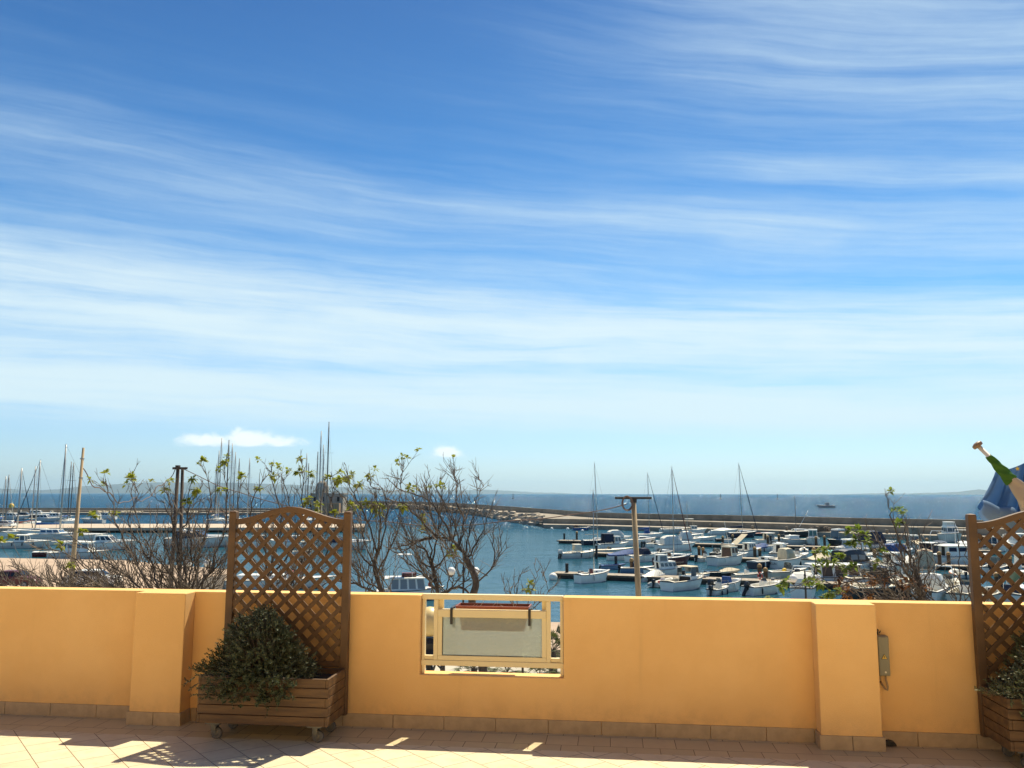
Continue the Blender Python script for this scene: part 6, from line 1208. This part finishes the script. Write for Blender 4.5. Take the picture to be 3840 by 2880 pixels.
tree('half bare tree with tall spear shoot left of the right trellis', 20, [(3500, 2480), (3470, 2290), (3435, 2160)],
     [([(3435, 2165), (3400, 2080), (3360, 1990), (3335, 1900), (3318, 1832)], .06, .006, 2, .45), ([(3440, 2190), (3370, 2120), (3290, 2080), (3210, 2050)], .05, .009), ([(3440, 2180), (3400, 2120), (3330, 2060), (3250, 2010), (3180, 2000)], .045, .008), ([(3450, 2220), (3350, 2140), (3230, 2150), (3100, 2120)], .045, .008), ([(3460, 2260), (3360, 2190), (3260, 2170), (3120, 2190), (3040, 2130)], .045, .008), ([(3440, 2170), (3420, 2080), (3390, 1990), (3376, 1930)], .04, .006, 2, .5), ([(3440, 2160), (3450, 2080), (3460, 2010), (3470, 1960)], .035, .006, 2, .5), ([(3470, 2280), (3380, 2230), (3250, 2210), (3150, 2230)], .04, .008), ([(3450, 2200), (3500, 2110), (3490, 2040)], .03, .006, 2, .5), ([(3400, 2260), (3300, 2240), (3200, 2250)], .035, .008)],
     18, leaf=LEAFG, nleaf=4, leafpts=((3060, 2075), (3085, 2065), (3100, 2105), (3130, 2110), (3060, 2130), (3075, 2110), (3190, 1990), (3220, 1990), (3245, 2005), (3210, 2025), (3190, 2045), (3100, 2060), (3150, 2085), (3170, 2130), (3200, 2125), (3370, 1960), (3030, 2180), (3050, 2180), (3080, 2190), (2950, 2180), (3110, 2220), (3150, 2215), (3110, 2235), (2890, 2245), (3090, 2245), (3310, 2070), (2930, 2200), (3250, 2030), (3290, 2110)), withered=26, dens=.95, base_r=.27, up=.25, fan=((3470, 2290, 3200, 3540, 1980, 2160, 12), (3440, 2290, 3080, 3420, 2120, 2230, 8)))
tree('thin bare saplings beside the right trellis post', 19, [(3620, 2480), (3605, 2300)],
     [([(3600, 2300), (3605, 2180), (3590, 2060), (3580, 1960)], .035, .006, 2, .6), ([(3640, 2300), (3635, 2180), (3620, 2060), (3612, 1980)], .035, .006, 2, .6), ([(3600, 2300), (3580, 2250), (3530, 2190), (3480, 2140)], .03, .006), ([(3605, 2300), (3560, 2200), (3540, 2110)], .025, .006, 2, .5), ([(3640, 2290), (3600, 2220), (3570, 2150)], .025, .006), ([(3660, 2290), (3712, 2260), (3700, 2210), (3700, 2150)], .015, .004, 1, .5)],
     19, nleaf=0, dens=.7, tw=.7, base_r=.07)
# ------------------------------------------------------------------ flags at the right
def flags():
    D = 7.4; A = far(3668, 1672, D); Bp = far(3905, 1905, D-.15); d = (Bp-A).normalized(); end = A+d*1.35
    o = thing('flagpole', 'white slanted flagpole with a brown ball tip at the right edge', 'flagpole', A)
    MB().tube([(0, 0, 0), tuple(end-A)], .019, 12).build('shaft', mat('white_pole', (.70, .66, .58), .5), o, smooth=True)
    MB().lathe([(.020, -.012), (.043, -.008), (.047, .010), (.044, .022), (.020, .034)], 16, M=d.to_track_quat('-Z', 'Y').to_matrix().to_4x4()).build('finial', mat('brass_brown', (.22, .14, .08), .5), o, smooth=True)
    side = Vector((-d.z, 0, d.x)); side = side if side.z > 0 else -side; back = Vector((0, 1, 0))
    def cloth(name, m, P, label, cat, thick=.004, smooth=True, sub=True):
        mb = MB(); mb.loft(P, False); q = mb.build(name, m, None, smooth=True)
        s = q.modifiers.new('solid', 'SOLIDIFY'); s.thickness = thick; s.offset = 0
        if sub: b = q.modifiers.new('sub', 'SUBSURF'); b.levels = 1; b.render_levels = 2
        return tag(q, label, cat) if label else q
    # tricolour wound round the pole: green, then white hanging free
    def wind(l0, l1, r0, r1, drop, n=16):
        rings = []
        for i in range(n+1):
            t = i/n; c = A+d*lerp(l0, l1, t); r = lerp(r0, r1, t); rg = []
            for k in range(20):
                a = 2*math.pi*k/20; tw = a+t*5.0; rr = r*(.86+.42*abs(math.sin(1.5*tw))+.10*math.sin(7*tw+t*4)); dn = max(0, -math.sin(a))*drop*t
                rg.append(tuple(c+side*(rr*math.sin(a)-dn)+back*rr*math.cos(a)*.8+d*dn*.35))
            rings.append(rg+[rg[0]])
        return rings
    GREEN = leaf_mat('flag_green', (.085, .235, .030), (.06, .17, .022), .35); FW = leaf_mat('flag_cream', (.62, .54, .42), (.54, .47, .36), .35)
    root = thing('tricolour_flag', 'green and white flag wound tightly round the slanted flagpole', 'flag', A)
    def child(o, rt): o.parent = rt; o.matrix_parent_inverse = Matrix.Translation(-rt.location); return o
    child(cloth('green_band', GREEN, wind(.115, .385, .023, .040, .03), None, None), root)
    child(cloth('white_band', FW, wind(.370, .95, .036, .085, .22), None, None), root)
    hang = []
    for i in range(15):
        t = i/14; top = A+d*(.42+.46*t)+back*(-.02); L = .10+.32*t; rg = []
        for k in range(9):
            s = k/8; rg.append(tuple(top-Vector((0, 0, 1))*L*s+Vector((.10*s*t, -.03*math.sin(t*9+s*2)*(.4+s)+.02, 0))))
        hang.append(rg)
    child(cloth('hanging_band', FW, hang, None, None), root)
    # blue flag with yellow stars behind it
    FB = leaf_mat('flag_blue', (.17, .30, .47), (.13, .24, .39), .5)
    FB.node_tree.nodes['Translucent BSDF'].inputs[0].default_value = (.20, .36, .58, 1); FW.node_tree.nodes['Translucent BSDF'].inputs[0].default_value = (.66, .58, .46, 1)
    root2 = thing('blue_flag', 'faded blue flag with yellow stars draped behind the wound flag, with a curled lower corner', 'flag', A)
    rows = []; nU = 44; nV = 22
    for i in range(nU+1):
        t = i/nU; rg = []
        ux = lerp(3732, 4120, t); vt = 1768-62*math.sin(min(1, t*1.5)*math.pi*.5)+10*math.sin(t*9)
        for k in range(nV+1):
            s = k/nV; wave = 1-2*abs(math.sin(t*21+.4+s*.9))
            vb = 1903+90*min(1, t*3.6)+60*max(0, t-.3)+9*math.sin(t*30)
            u = ux-60*s**1.15*(1-min(1, t*2.0))+10*wave*s; v = lerp(vt, vb, s)
            p = far(u, v, D+.24+.075*wave*(.30+.70*s)+.02*math.sin(t*70+s*5)+.05*math.sin(s*2.4+t*5))
            rg.append(tuple(p))
        rows.append(rg)
    child(cloth('cloth', FB, rows, None, None), root2)
    FB2 = leaf_mat('flag_blue_underside', (.26, .40, .56), (.20, .32, .48), .5); FB2.node_tree.nodes['Translucent BSDF'].inputs[0].default_value = (.26, .42, .62, 1); curl = []
    for i in range(19):
        t = i/18; rg = []
        for k in range(11):
            a = -0.6+k/10*4.2; c = far(lerp(3676, 3835, t), lerp(1905, 1985, t)+10*math.sin(t*7), D+.12); r = .045+.030*math.sin(t*math.pi)+.012*math.sin(t*11)
            rg.append(tuple(c+Vector((math.cos(a)*r*.5, -math.sin(a)*r, math.cos(a)*r*1.15+.02))))
        curl.append(rg)
    child(cloth('curled_hem', FB2, curl, None, None), root2)
    SY = mat('star_yellow', (.72, .52, .05), .7)
    for (u, v) in ((3808, 1758), (3900, 1760), (3975, 1785), (4030, 1840)):
        q = far(u, v, D+.2); near = [Vector(p) for rg in rows for p in rg if (p[0]-q.x)**2+(p[2]-q.z)**2 < .07**2] or [q]
        best = far(u, v, min(p.y for p in near)-.02)
        c = Vector((best.x, best.y-.03, best.z)); pts = []
        for k in range(10):
            rr = .023 if k % 2 == 0 else .009; a = math.pi/2+k*math.pi/5+.12; pts.append((rr*math.cos(a), rr*math.sin(a)))
        child(MB().prism(pts, -.001, .001, M=Matrix.Translation(c) @ Matrix.Rotation(R(90), 4, 'X')).build('star', SY), root2)
flags()
